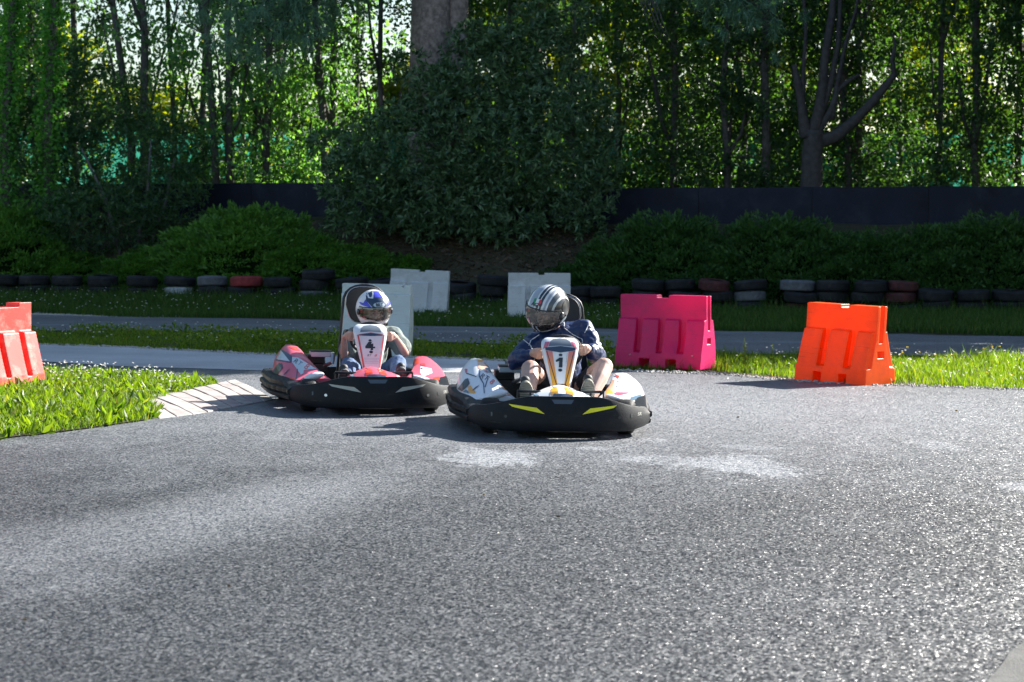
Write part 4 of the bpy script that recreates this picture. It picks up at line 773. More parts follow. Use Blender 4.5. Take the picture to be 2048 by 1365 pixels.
def sight_decal(name, polys, root, bvh, off, mat, parent, cuts=3):
    """print sighted in the photograph and laid on the bodywork where the sight line meets it"""
    M = (Matrix.Translation(root.location) @ root.rotation_euler.to_matrix().to_4x4()).inverted(); eye = M @ Vector((0, 0, CAM_H)); bm = bmesh.new()
    if isinstance(polys, bpy.types.Mesh): bm.from_mesh(polys)
    else:
        for p in polys: bm.faces.new([bm.verts.new((x, y, 0)) for x, y in p])
        bmesh.ops.triangulate(bm, faces=bm.faces)
        for _ in range(cuts): bmesh.ops.subdivide_edges(bm, edges=bm.edges, cuts=1, use_grid_fill=True)
        bmesh.ops.triangulate(bm, faces=bm.faces)
    dead = []
    for v in bm.verts:
        d = ray(v.co.x, v.co.y); d = (M.to_3x3() @ Vector(d)).normalized(); h = bvh.ray_cast(eye, d, 40)
        if h[0] is None:
            near = bvh.find_nearest(eye + d * (eye - Vector((0, 0, 0.3))).length)
            if near[0] is None or near[3] > 0.12: dead.append(v); continue
            h = near
        nn = h[1] if h[1].dot(d) < 0 else -h[1]; v.co = h[0] + nn * off
    if dead: bmesh.ops.delete(bm, geom=dead, context='VERTS')
    me = bpy.data.meshes.new(name); bm.to_mesh(me); bm.free(); me.materials.append(mat); me.polygons.foreach_set('use_smooth', np.full(len(me.polygons), True)); return obj(name, me, parent)
def sstep(a, b, x): t = min(max((x - a) / (b - a), 0), 1); return t * t * (3 - 2 * t)
def bez(secs, n):                                                # smooth interpolation of section rings
    secs = np.array(secs, float); k = len(secs); out = []
    for t in np.linspace(0, k - 1, n):
        i = min(int(t), k - 2); f = t - i; p0 = secs[max(i - 1, 0)]; p1 = secs[i]; p2 = secs[i + 1]; p3 = secs[min(i + 2, k - 1)]
        out.append(0.5 * (2 * p1 + (p2 - p0) * f + (2 * p0 - 5 * p1 + 4 * p2 - p3) * f * f + (3 * p1 - 3 * p2 + p3 - p0) * f ** 3))
    return out
def ringx(ring, n=3):                                            # rounded closed outline
    ring = np.array(ring, float); k = len(ring); out = []
    for i in range(k):
        a, b, c = ring[i - 1], ring[i], ring[(i + 1) % k]
        for f in np.linspace(0.0, 1.0, n):
            u = b + (a - b) * 0.28 * (1 - f); v = b + (c - b) * 0.28 * f; out.append(u * (1 - f) + v * f if n > 1 else b)
    return out

def bumper_front():
    b = MB(); secs = []; xs = np.linspace(-0.65, 0.65, 61)
    def yy(x): return -1.0 + 0.34 * (abs(x) / 0.65) ** 3.4
    for x in xs:
        y = yy(x); e = 1e-3; t = np.array([2 * e, yy(x + e) - yy(x - e)]); t /= np.linalg.norm(t); n = np.array([t[1], -t[0]])
        ax = abs(x); zt = 0.305 - 0.085 * sstep(0.20, 0.63, ax); zb = 0.050 + 0.024 * sstep(0.48, 0.66, ax)
        if ax > 0.62: zt -= 0.018 * (ax - 0.62) / 0.03; zb += 0.014 * (ax - 0.62) / 0.03
        pr = [(-0.10, zb + 0.012), (-0.02, zb), (0.002, zb + 0.008), (0.012, zb + 0.03), (0.013, zb + 0.08), (0.006, (zb + zt) / 2 + 0.03), (-0.004, zt - 0.012), (-0.008, zt - 0.002), (-0.016, zt), (-0.10, zt - 0.02), (-0.11, zt - 0.035)]
        secs.append([(x + n[0] * d, y + n[1] * d, z) for d, z in pr])
    return b.loft(secs)
def bumper_side(sx):
    """ribbed guard running from the front corner to the rear wheel"""
    b = MB(); secs = []; w = 0.76 if sx < 0 else 0.715
    for t in np.linspace(0, 1, 40):
        y = -0.655 + t * 1.36; x = 0.655 + (w - 0.655) * sstep(0.0, 0.55, t); zt = 0.20 + 0.055 * sstep(0.0, 0.3, t) - 0.0 * t; zb = 0.085
        rib = 0.010 * math.sin(t * 60)
        r1 = 0.014 * (1 if (t * 9) % 1 < 0.55 else -0.3)
        pr = [(-0.09, zb + 0.01), (-0.01, zb), (0.012, zb + 0.012), (0.016, zb + 0.035), (0.000, zb + 0.046), (0.014 + r1 * 0.6, zb + 0.058), (0.014 + r1 * 0.6, zb + 0.09), (-0.002, zb + 0.10), (0.006 + r1 * 0.3, zt - 0.03), (-0.008, zt - 0.004), (-0.03, zt), (-0.13, zt - 0.005), (-0.135, zt - 0.03)]
        secs.append([(sx * (x + d), y, z) for d, z in pr])
    return b.loft(secs)
def bumper_rear():
    b = MB(); secs = []
    for x in np.linspace(-0.70, 0.68, 41):
        y = 0.92 - 0.20 * (abs(x) / 0.70) ** 4
        secs.append([(x, y + d, z) for d, z in [(-0.07, 0.11), (0.03, 0.10), (0.05, 0.14), (0.03, 0.155), (0.05, 0.17), (0.05, 0.22), (0.03, 0.255), (-0.06, 0.26)]])
    return b.loft(secs)
def side_pod(sx, tall):
    k = 1.0 if tall else 0.64; o = 0.0
    S = [(-0.43, [(.60, .22), (.59, .235), (.45, .25), (.30, .245), (.29, .22)]), (-0.30, [(.66, .215), (.645, .26), (.50, .30), (.345, .285), (.33, .215)]), (-0.12, [(.70, .21), (.68, .31), (.55, .375), (.405, .35), (.39, .21)]),
         (0.06, [(.715, .20), (.695, .35), (.58, .44), (.45, .415), (.435, .21)]), (0.22, [(.72, .20), (.695, .375), (.60, .485), (.48, .465), (.465, .21)]), (0.36, [(.715, .20), (.69, .37), (.60, .485), (.50, .47), (.485, .21)]), (0.46, [(.69, .22), (.67, .33), (.59, .43), (.51, .42), (.50, .22)])]
    secs = []
    for y, r in S:
        ring = [(sx * (x + o), 0.215 + (z - 0.215) * (k if z > 0.215 else 1) + (0.0 if tall else 0.015 * (x < 0.5))) for x, z in r]; ring = ringx(ring, 3); secs.append([(x, y, z) for x, z in ring])
    return MB().loft(bez(secs, 30))
def nose():
    secs = []
    for t in np.linspace(-1, 1, 25):
        a = abs(t); x = t * 0.275; zt = 0.345 - 0.075 * a ** 2.0; secs.append([(x, -0.93 + 0.05 * a, 0.25), (x, -0.935 + 0.05 * a, 0.29 - 0.02 * a), (x * 0.97, -0.86 + 0.03 * a, zt - 0.012), (x * 0.92, -0.76, zt), (x * 0.85, -0.58, zt + 0.012 - 0.03 * a), (x * 0.85, -0.5, 0.26)])
    return MB().loft(secs)
PX = 0.028                                                       # steering fairing sits slightly off centre
def nassau():
    """tall tapering steering fairing"""
    secs = []
    for z, wd, y, dp in ((0.315, 0.070, -0.44, 0.05), (0.36, 0.082, -0.425, 0.07), (0.45, 0.105, -0.395, 0.085), (0.55, 0.130, -0.362, 0.09), (0.605, 0.140, -0.343, 0.09), (0.63, 0.141, -0.330, 0.085), (0.655, 0.136, -0.305, 0.07), (0.675, 0.115, -0.275, 0.05), (0.682, 0.09, -0.255, 0.03)):
        f = 0.74; ring = [(-wd, y + 0.028), (-wd * f, y), (0, y - 0.006), (wd * f, y), (wd, y + 0.028), (wd * 0.95, y + dp), (-wd * 0.95, y + dp)]
        secs.append([(PX + x, yy_, z) for x, yy_ in ringx(ring, 3)])
    return MB().loft(bez(secs, 34))
def wheel(root, x, y, r, w, steer=0.0):
    wr = empty('wheel', (x, y, r), (0, 0, steer)); wr.parent = root
    MB().lathe([(r * 0.52, -w / 2), (r * 0.80, -w / 2 - 0.004), (r * 0.95, -w / 2 + 0.010), (r, -w / 2 + 0.03), (r, w / 2 - 0.03), (r * 0.95, w / 2 - 0.010), (r * 0.80, w / 2 + 0.004), (r * 0.52, w / 2), (r * 0.52, -w / 2)], k=32).build('tyre', M_RUBB, wr, sharp=0.9)
    MB().lathe([(0.02, -w * 0.40), (r * 0.25, -w * 0.40), (r * 0.40, -w * 0.22), (r * 0.50, -w * 0.46), (r * 0.53, -w * 0.48), (r * 0.53, w * 0.48), (r * 0.50, w * 0.46), (r * 0.40, w * 0.22), (r * 0.25, w * 0.40), (0.02, w * 0.40), (0.02, -w * 0.40)], k=24).build('rim', M_STEEL, wr)
WC = np.array((0.05, -0.13, 0.565)); WR = 0.155                  # steering wheel centre and radius
WN = unit(np.array((0, 0.80, 0.55))); WU = unit(np.array((0, -0.55, 0.80))); WX = np.array((1.0, 0, 0))
def rim_pt(a, r=WR): return WC + WX * math.cos(a) * r + WU * math.sin(a) * r
def kart(name, loc, yaw, roll, S, label):
    root = empty(name, loc, (0, roll, yaw), label=label, cat='go-kart', group='go-karts on the track')
    FB = bumper_front(); bv = FB.bvh(); fb = FB.build('front_bumper', M_BUMP, root, sharp=0.5)
    def fd(nm, poly, mat, z=0.0, cuts=2): return decal(nm, poly, (0, -1.0, 0), (1, 0, 0), (0, 0, 1), (0, 1, 0), bv, 0.002, mat, fb, cuts)
    for s in (-1, 1):
        fd('sticker', [[(s * 0.385, 0.243), (s * 0.19, 0.223), (s * 0.133, 0.180), (s * 0.36, 0.225)]], S['flash'])
        fd('bolt', [ngon(s * 0.405, 0.155, 0.011, 0.011, 12)], M_BLK if S['n'] == '1' else M_STEEL, cuts=0)
        fd('slot', [[(s * 0.50 - 0.006, 0.150), (s * 0.50 + 0.006, 0.150), (s * 0.50 + 0.006, 0.178), (s * 0.50 - 0.006, 0.178)]], P_BLK, cuts=0)
    fd('badge', [[(-0.085, 0.282), (0.075, 0.282), (0.055, 0.252), (-0.065, 0.252)]], P_NAVY)
    tm = text_me('SR', 0.032, 0.2); decal('lettering', tm, (0.565, -0.9, 0.17), (1, 0, 0), (0, 0, 1), (0, 1, 0), bv, 0.002, P_GREY, fb)
    for sx in (-1, 1): bumper_side(sx).build('side_bumper', M_BUMP, root, sharp=0.5)
    bumper_rear().build('rear_bumper', M_BUMP, root, sharp=0.5)
    # frame, floor, axles, pedals
    b = MB()
    for s in (-1, 1): b.tube([(s * 0.30, -0.80, 0.085), (s * 0.30, -0.35, 0.085), (s * 0.36, 0.0, 0.085), (s * 0.33, 0.85, 0.10)], 0.016, 8)
    for y in (-0.8, -0.3, 0.25, 0.8): b.tube([(-0.33, y, 0.088), (0.33, y, 0.088)], 0.016, 8)
    for s in (-1, 1): b.tube([(s * 0.36, -0.05, 0.1), (s * 0.62, -0.05, 0.16), (s * 0.64, 0.4, 0.16), (s * 0.34, 0.45, 0.1)], 0.013, 8)
    b.build('frame', M_BLK, root)
    MB().box((0, -0.38, 0.066), (0.31, 0.46, 0.004)).build('floor_tray', M_BLK, root, smooth=False)
    MB().tube([(-0.52, 0.55, 0.14), (0.52, 0.55, 0.14)], 0.02, 10).build('axle', M_STEEL, root)
    b = MB()
    for s in (-1, 1): b.tube([(s * 0.30, -0.55, 0.11), (s * 0.42, -0.55, 0.13), (s * 0.47, -0.55, 0.13)], 0.014, 8); b.tube([(s * 0.04, -0.5, 0.16), (s * 0.43, -0.50, 0.13)], 0.008, 6)
    b.build('steering_links', M_BLK, root)
    for s in (-1, 1): wheel(root, s * 0.495, -0.55, 0.128, 0.125, S['steer'])
    for s in (-1, 1): wheel(root, s * 0.55, 0.55, 0.14, 0.19)
    for s in (-1, 1):
        b = MB().tube([(s * 0.16, -0.70, 0.10), (s * 0.19, -0.735, 0.2), (s * 0.22, -0.74, 0.31)], 0.008, 6).tube([(s * 0.145, -0.745, 0.315), (s * 0.31, -0.745, 0.322)], 0.010, 8); b.tube([(s * 0.31, -0.745, 0.322), (s * 0.312, -0.74, 0.10)], 0.008, 6); b.build('pedal', M_BLK, root)
    # nose and steering fairing with their print
    NB = nose(); nb = NB.build('nose_cone', S['nose'], root, sharp=0.7); nv = NB.bvh()
    def nd(nm, poly, mat): return decal(nm, poly, (0, -1.0, 0), (1, 0, 0), (0, 0, 1), (0, 1, 0), nv, 0.002, mat, nb, 3)
    for s in (-1, 1): nd('print', [[(s * 0.262, 0.262), (s * 0.235, 0.305), (s * 0.185, 0.322), (s * 0.140, 0.262)]], S['nose_side'] if s < 0 else S['nose_side2'])
    for s in (-1, 1): nd('print', [[(s * 0.025, 0.347), (s * 0.075, 0.345), (s * 0.085, 0.305), (s * 0.030, 0.315)]], S['nose_top'])
    nd('vent', [[(-0.06, 0.315), (0.065, 0.315), (0.09, 0.268), (-0.085, 0.268)]], P_NAVY)
    PB = nassau(); pb = PB.build('number_panel', S['panel'], root, sharp=0.8); pv = PB.bvh()
    def pd(nm, poly, mat, off=0.002, cuts=3): return decal(nm, poly, (PX, -0.5, 0), (1, 0, 0), (0, 0, 1), (0, 1, 0), pv, off, mat, pb, cuts)
    pd('screen', [[(-0.088, 0.622), (-0.075, 0.655), (-0.05, 0.672), (0, 0.678), (0.05, 0.672), (0.075, 0.655), (0.088, 0.622), (0, 0.628)]], P_GLASS)
    if S['n'] == '1':
        pd('chevron', [[(-0.112, 0.613), (0, 0.624), (0.112, 0.613), (0.110, 0.594), (0, 0.578), (-0.110, 0.594)]], P_NAVY, 0.003)
        for s in (-1, 1):
            pd('stripe', [[(s * 0.110, 0.592), (s * 0.060, 0.586), (s * 0.026, 0.352), (s * 0.058, 0.325), (s * 0.080, 0.44)]], P_FADE)
            pd('stripe', [[(s * 0.104, 0.59), (s * 0.099, 0.59), (s * 0.029, 0.346), (s * 0.035, 0.346)]], P_BLK, 0.003)
            pd('stripe', [[(s * 0.034, 0.35), (s * 0.028, 0.344), (s * 0.05, 0.322), (s * 0.057, 0.322)]], P_BLK, 0.003)
            pd('stripe', [[(s * 0.128, 0.60), (s * 0.092, 0.62), (s * 0.078, 0.655), (s * 0.112, 0.65)]], P_FADE)
        pd('stripe', [[(-0.028, 0.345), (0.028, 0.345), (0.048, 0.322), (-0.048, 0.322)]], P_ORNG, 0.003)
        pd('stripe', [[(-0.030, 0.350), (0.030, 0.350), (0.030, 0.345), (-0.030, 0.345)]], P_BLK, 0.004)
        dg = [[(-0.036, 0.520), (-0.008, 0.541), (0.016, 0.541), (0.012, 0.470), (-0.014, 0.470), (-0.011, 0.516), (-0.034, 0.508)]]
        pd('digit', dg, P_BLK, 0.004, 2); pd('dot', [ngon(0.000, 0.560, 0.014, 0.009)], P_BLK, 0.004, 1); pd('dot', [ngon(-0.004, 0.450, 0.015, 0.011)], P_BLK, 0.004, 1)
        for i in range(7): z = 0.572 - i * 0.011; x = 0.046 - i * 0.0014; pd('fine_print', [[(x, z), (x + 0.005, z), (x + 0.005, z - 0.007), (x, z - 0.007)]], P_GREY, 0.004, 0)
    else:
        pd('chevron', [[(-0.100, 0.600), (0, 0.616), (0.100, 0.600), (0.096, 0.595), (0, 0.592), (-0.096, 0.595)]], P_NAVY, 0.003)
        pd('stripe', [[(-0.100, 0.604), (0, 0.620), (0.100, 0.604), (0.100, 0.601), (0, 0.617), (-0.100, 0.601)]], P_RED, 0.003, 2)
        pd('plate', [[(-0.094, 0.592), (0, 0.589), (0.094, 0.592), (0.056, 0.362), (0, 0.356), (-0.056, 0.362)]], P_WHITE, 0.002)
        for s in (-1, 1): pd('stripe', [[(s * 0.112, 0.60), (s * 0.100, 0.60), (s * 0.058, 0.345), (s * 0.068, 0.335)]], P_RED, 0.003)
        dg = [[(0.010, 0.545), (-0.022, 0.545), (-0.050, 0.508), (-0.050, 0.492), (-0.002, 0.492), (-0.002, 0.505), (-0.030, 0.505), (0.000, 0.537)], [(-0.002, 0.530), (0.016, 0.530), (0.014, 0.506), (0.030, 0.506), (0.030, 0.493), (0.013, 0.493), (0.012, 0.478), (-0.010, 0.478), (-0.004, 0.493)]]
        pd('digit', dg, P_BLK, 0.004, 2); pd('dot', [ngon(-0.010, 0.556, 0.013, 0.009)], P_BLK, 0.004, 1); pd('dot', [ngon(-0.004, 0.463, 0.015, 0.011)], P_BLK, 0.004, 1)
        decal('lettering', text_me('RT', 0.026, 0.3), (PX - 0.022, -0.5, 0.435), (1, 0, 0), (0, 0, 1), (0, 1, 0), pv, 0.004, P_BLK, pb); decal('lettering', text_me('8', 0.026, 0.3), (PX + 0.030, -0.5, 0.435), (1.5, 0, 0), (0, 0, 1), (0, 1, 0), pv, 0.004, P_RED, pb)
        for i in range(4): pd('stripe', [[(-0.062 + i * 0.002, 0.415 - i * 0.013), (0.062 - i * 0.002, 0.415 - i * 0.013), (0.061 - i * 0.002, 0.411 - i * 0.013), (-0.061 + i * 0.002, 0.411 - i * 0.013)]], P_SILV, 0.004, 1)
    # side pods with print, laid on along the line of sight from the front corner
    for sx in (-1, 1):
        tall = sx < 0; SB = side_pod(sx, tall); sb = SB.build('side_pod', S['pod'], root, sharp=0.7); sv = SB.bvh(); kz = 1.0 if tall else 0.66
        cx, cy, cs = S['sight'][0 if tall else 1]
        def q(nm, poly, mat, off=0.002, cuts=3): return sight_decal(nm, [[(cx + X / cs, cy + Y / cs) for X, Y in poly]], root, sv, off, mat, sb, cuts)
        for nm, mat, off, poly in S['pod_print'][0 if tall else 1]: q(nm, poly, mat, off)
        for tx, (X, Y), sz, mat, dr in S['pod_text'][0 if tall else 1]:
            me = text_me(tx, sz, 0.15, 0.0012 * sz); ca, sa = math.cos(dr), math.sin(dr)
            for v in me.vertices: u, w_ = v.co.x, v.co.y; v.co.x = cx + (X + u * ca + w_ * sa) / cs; v.co.y = cy + (Y + u * sa - w_ * ca) / cs
            sight_decal('lettering', me, root, sv, 0.004, mat, sb, 0)
        MB().ell((sx * 0.44, -0.405, 0.265 if tall else 0.25), (0.085, 0.05, 0.032 if tall else 0.022), 18, 10, (0, sx * R(14), 0)).build('wheel_fairing', P_WHITE, sb)
    # seat with tall headrest in a tube hoop
    sx0 = 0.10
    b = MB(); secs = []
    for y, z, wd, dp in ((0.02, 0.20, 0.17, 0.05), (0.12, 0.13, 0.19, 0.09), (0.28, 0.11, 0.20, 0.15), (0.42, 0.17, 0.21, 0.22), (0.52, 0.34, 0.21, 0.17), (0.57, 0.50, 0.20, 0.10), (0.60, 0.60, 0.17, 0.05)):
        nrm = (y - 0.02) / 0.6; fx = -math.sin(nrm * 1.5) * dp; fz = math.cos(nrm * 1.5) * dp
        secs.append([(sx0 - wd, y + fx, z + fz), (sx0 - wd * 0.95, y + fx * 0.3, z + fz * 0.3), (sx0 - wd * 0.6, y, z), (sx0, y + 0.01, z - 0.012), (sx0 + wd * 0.6, y, z), (sx0 + wd * 0.95, y + fx * 0.3, z + fz * 0.3), (sx0 + wd, y + fx, z + fz), (sx0 + wd * 1.04, y + fx * 0.3 + 0.012, z + fz * 0.3 - 0.012), (sx0, y + 0.03, z - 0.03), (sx0 - wd * 1.04, y + fx * 0.3 + 0.012, z + fz * 0.3 - 0.012)])
    st = b.loft(bez(secs, 24)).build('seat', M_PAD, root, sharp=1.0)
    hz = 0.985
    MB().tube(polyline([(sx0 - 0.235, 0.58, 0.12), (sx0 - 0.205, 0.60, 0.55), (sx0 - 0.178, 0.62, 0.86)] + [(sx0 + 0.178 * math.cos(a), 0.62, 0.86 + (hz - 0.86) * math.sin(a)) for a in np.linspace(math.pi * 0.95, math.pi * 0.05, 9)] + [(sx0 + 0.178, 0.62, 0.86), (sx0 + 0.205, 0.60, 0.55), (sx0 + 0.235, 0.58, 0.12)], 40), 0.013, 8).build('hoop', M_BLK, root)
    b = MB(); n = 22; ring = []
    for i in range(n):
        a = 2 * math.pi * i / n; cx = math.cos(a); cz = math.sin(a); ring.append((sx0 + 0.165 * math.copysign(abs(cx) ** 0.7, cx) * (0.9 if cz < 0 else 1), 0.815 + 0.158 * math.copysign(abs(cz) ** 0.7, cz)))
    b.loft([[(x, 0.60, z) for x, z in ring], [(sx0 + (x - sx0) * 1.02, 0.585, 0.815 + (z - 0.815) * 1.02) for x, z in ring], [(sx0 + (x - sx0) * 0.94, 0.565, 0.815 + (z - 0.815) * 0.94) for x, z in ring]][::-1]); hr = b.build('headrest', M_PAD, st)
    MB().tube([(x, 0.578, z) for x, z in [(sx0 + (x - sx0) * 1.0, 0.815 + (z - 0.815) * 1.0) for x, z in ring + ring[:1]]], 0.004, 6).build('piping', M_STEEL, st)
    # engine on the kart's right
    b = MB().box((-0.34, 0.42, 0.22), (0.09, 0.14, 0.10)).box((-0.33, 0.28, 0.20), (0.06, 0.05, 0.07))
    for i in range(7): b.box((-0.34, 0.42, 0.33 + i * 0.010), (0.075, 0.10, 0.003))
    en = b.build('engine', M_BLK, root, smooth=False, sharp=None)
    MB().box((-0.30, 0.40, 0.40), (0.085, 0.09, 0.022)).build('engine_cover', P_SILV, en, smooth=False, sharp=None, bevel=0.008)
    MB().box((-0.30, 0.40, 0.427), (0.088, 0.092, 0.005)).build('cover_rim', P_BLK, en, smooth=False, sharp=None)
    MB().tube([(-0.28, 0.30, 0.30), (-0.22, 0.18, 0.34), (-0.21, 0.22, 0.40), (-0.20, 0.35, 0.40)], [0.018, 0.018, 0.02, 0.02], 10).build('exhaust', M_STEEL, en)
    MB().box((0.40, 0.30, 0.22), (0.06, 0.14, 0.07)).build('fuel_tank', M_PAD, root, smooth=False, sharp=None, bevel=0.015)
    # steering
    sw = empty('steering_wheel', (0, 0, 0)); sw.parent = root
    ang = np.linspace(0, 2 * math.pi, 49); MB().tube([rim_pt(a) for a in ang], 0.014, 10, cap=False).build('rim', M_PAD, sw)
    b = MB()
    for a in (R(90), R(210), R(330)): b.tube([WC, rim_pt(a)], 0.010, 6)
    b.ell(WC, (0.04, 0.04, 0.03)); b.build('spokes', M_BLK, sw)
    MB().tube([WC, (PX, -0.40, 0.32), (PX, -0.6, 0.12)], 0.011, 8).build('steering_column', M_STEEL, root)
    return root

POD1L = [('print', P_ORNG, .002, [(760, 130), (900, 150), (905, 190), (750, 190)]), ('print', P_ORNG, .002, [(1010, 160), (1120, 190), (1140, 310), (1060, 260), (1040, 190)]), ('print', P_PEACH, .002, [(755, 200), (1050, 230), (1110, 330), (960, 370), (850, 410), (770, 370)]), ('print', P_TEAL, .003, [(960, 350), (1110, 340), (1150, 380), (1180, 470), (1040, 500), (1000, 410)]),
         ('seam', P_BLK, .003, [(440, 500), (470, 500), (730, 595), (715, 612), (450, 525)]), ('seam', P_NAVY, .003, [(800, 410), (828, 410), (812, 580), (930, 790), (950, 1060), (925, 1060), (905, 800), (785, 600)]), ('print', P_RED, .003, [(920, 440), (1000, 430), (1040, 500), (980, 480)]), ('seam', P_NAVY, .003, [(1020, 640), (1050, 640), (970, 900), (945, 880)]),
         ('print', P_PEACH, .002, [(1370, 700), (1470, 680), (1740, 1140), (1480, 1110), (1490, 960)]), ('print', P_ORNG, .003, [(1450, 840), (1560, 820), (1610, 960), (1500, 1000)]), ('print', P_SILV, .003, [(1360, 830), (1490, 1000), (1460, 1110), (1420, 1090), (1440, 1000), (1330, 880)]), ('print', P_PINK, .004, [(1220, 1010), (1360, 960), (1400, 1080)]),
         ('print', P_ORNG, .003, [(500, 880), (560, 840), (640, 960), (590, 1010), (700, 1020), (690, 1060), (530, 1050), (490, 960)]), ('print', P_NAVY, .004, [(590, 1000), (700, 890), (810, 830), (740, 900), (650, 970)]), ('print', P_TEAL, .003, [(360, 1020), (440, 950), (500, 1000), (520, 1060)]), ('intake', P_BLK, .004, [(220, 930), (420, 670), (500, 650), (545, 790), (480, 880), (340, 1005)]), ('print', P_PINK, .003, [(400, 390), (480, 390), (470, 490), (420, 500)])]
POD1R = [('print', P_PEACH, .002, [(190, 310), (310, 330), (270, 560), (300, 720), (95, 715)]), ('print', P_ORNG, .003, [(110, 690), (290, 700), (265, 570), (150, 500)]), ('print', P_DRED, .003, [(300, 200), (410, 240), (380, 300)]), ('print', P_PINK, .003, [(300, 600), (340, 580), (370, 640), (600, 585), (600, 600), (320, 670)]), ('print', P_GREY, .003, [(350, 430), (400, 420), (405, 470), (360, 480)]), ('print', P_GREY, .003, [(370, 340), (420, 310), (430, 350), (390, 380)]), ('print', P_TEAL, .003, [(640, 690), (860, 620), (870, 690), (660, 770)])]
POD2L = [('print', P_DRED, .002, [(640, 190), (850, 210), (960, 300), (820, 290)]), ('print', P_SILV, .002, [(270, 280), (400, 240), (720, 460), (700, 600), (260, 520)]), ('seam', P_NAVY, .003, [(250, 530), (700, 605), (700, 635), (250, 555)]), ('seam', P_NAVY, .003, [(400, 235), (425, 235), (740, 450), (715, 610), (695, 610), (710, 465)]), ('print', P_SILV, .002, [(740, 470), (900, 490), (1400, 800), (1060, 830), (1050, 920), (980, 960), (870, 800), (740, 620)]), ('print', P_PEACH, .003, [(1390, 730), (1470, 680), (1540, 740), (1470, 795)]), ('print', P_PINK, .003, [(1000, 500), (1100, 440), (1380, 700), (1340, 740)]),
         ('seam', P_NAVY, .003, [(880, 800), (900, 800), (870, 1090), (840, 1090)]), ('print', P_NAVY, .003, [(1430, 800), (1520, 870), (1600, 1020), (1510, 1040)]), ('print', P_DRED, .003, [(80, 900), (200, 960), (850, 1050), (850, 1100), (150, 1050)]), ('intake', P_BLK, .004, [(190, 910), (330, 700), (380, 650), (470, 650), (490, 770), (340, 960)]), ('print', P_NAVY, .004, [(500, 960), (640, 820), (690, 800), (540, 960)])]
POD2R = [('print', P_DRED, .002, [(200, 180), (390, 200), (400, 300), (260, 300)]), ('print', P_WHITE, .002, [(430, 350), (660, 400), (680, 490), (480, 570), (420, 480)]), ('print', P_DRED, .003, [(700, 590), (830, 570), (830, 640), (720, 670)]), ('print', P_BLK, .003, [(450, 380), (480, 400), (470, 425), (430, 400)]), ('print', P_RED, .003, [(430, 290), (520, 290), (540, 340), (440, 340)])]
TX1 = ([('R', (880, 590), 190, P_BLK, R(34)), ('T', (985, 640), 190, P_BLK, R(34)), ('8', (1140, 745), 210, P_RED, R(34))], [])
TX2 = ([('R', (840, 590), 180, P_BLK, R(34)), ('T', (945, 650), 170, P_TEAL, R(34)), ('8', (1130, 740), 220, P_RED, R(34))], [])
S1 = dict(n='1', flash=P_YEL, nose=P_WHITE, nose_side=P_TEAL, nose_side2=P_SILV, nose_top=P_ORNG, panel=P_WHITE, pod=P_WHITE, pod_print=(POD1L, POD1R), pod_text=TX1, sight=((900, 710, 13.65), (1200, 730, 10.5)), steer=R(-14))
S2 = dict(n='4', flash=P_GREY, nose=P_PINK, nose_side=P_TEAL, nose_side2=P_WHITE, nose_top=P_DRED, panel=P_WHITE, pod=P_PINK, pod_print=(POD2L, POD2R), pod_text=TX2, sight=((530, 680, 13.65), (800, 700, 10.5)), steer=R(-10))
def kart_origin(px, py_front, yaw):                               # front wheels stand at local y = -0.55
    p = gp(px, py_front); o = Vector((p.x, p.y, 0)) + Vector((-math.sin(yaw), math.cos(yaw), 0)) * 0.55; o.z = float(g(o.x, o.y)); return o
ROLL = math.atan(0.018)
O1 = kart_origin(1115, 867, R(3.6)); O2 = kart_origin(740, 822, R(12))
K1 = kart('go_kart', O1, R(3.6), ROLL, S1, 'white and orange go-kart numbered 1 with yellow flashes on its bumper')
K2 = kart('go_kart', O2, R(12), ROLL, S2, 'red and silver go-kart numbered 4 beside the striped kerb')

# ------------------------------------------------------------------ drivers
M_SKIN = pm('skin', (0.46, 0.30, 0.245), 0.5, spec=0.4, var=0.10, vscale=25, bump=0.1, bscale=120)
bs = [x for x in M_SKIN.node_tree.nodes if x.type == 'BSDF_PRINCIPLED'][0]; bs.inputs['Subsurface Weight'].default_value = 0.15; bs.inputs['Subsurface Radius'].default_value = (0.02, 0.008, 0.004); bs.inputs['Subsurface Scale'].default_value = 0.5
M_HAIR = pm('brow_hair', (0.05, 0.035, 0.025), 0.7)
M_EYE = pm('eye_white', (0.42, 0.40, 0.38), 0.3); M_IRIS = pm('iris', (0.05, 0.035, 0.025), 0.3); M_LIP = pm('lips', (0.42, 0.17, 0.14), 0.45)
M_NAVYJ = pm('navy_jacket', (0.008, 0.022, 0.082), 0.42, spec=0.5, var=0.2, vscale=9, bump=0.35, bscale=16)
M_PIPE = pm('white_piping', (0.70, 0.72, 0.75), 0.6); M_SHORT = pm('dark_shorts', (0.012, 0.014, 0.022), 0.8, bump=0.3, bscale=25)
M_TEE = pm('grey_tee', (0.17, 0.20, 0.19), 0.85, spec=0.2, var=0.15, bump=0.3, bscale=20); M_JEAN = pm('jeans', (0.075, 0.125, 0.23), 0.8, spec=0.25, var=0.3, vscale=18, bump=0.4, bscale=30, dirt=(0.20, 0.25, 0.32), dscale=7)
M_SHOE = pm('shoe_dark', (0.03, 0.03, 0.032), 0.65); M_STRAP = pm('chin_strap', (0.015, 0.015, 0.016), 0.6)
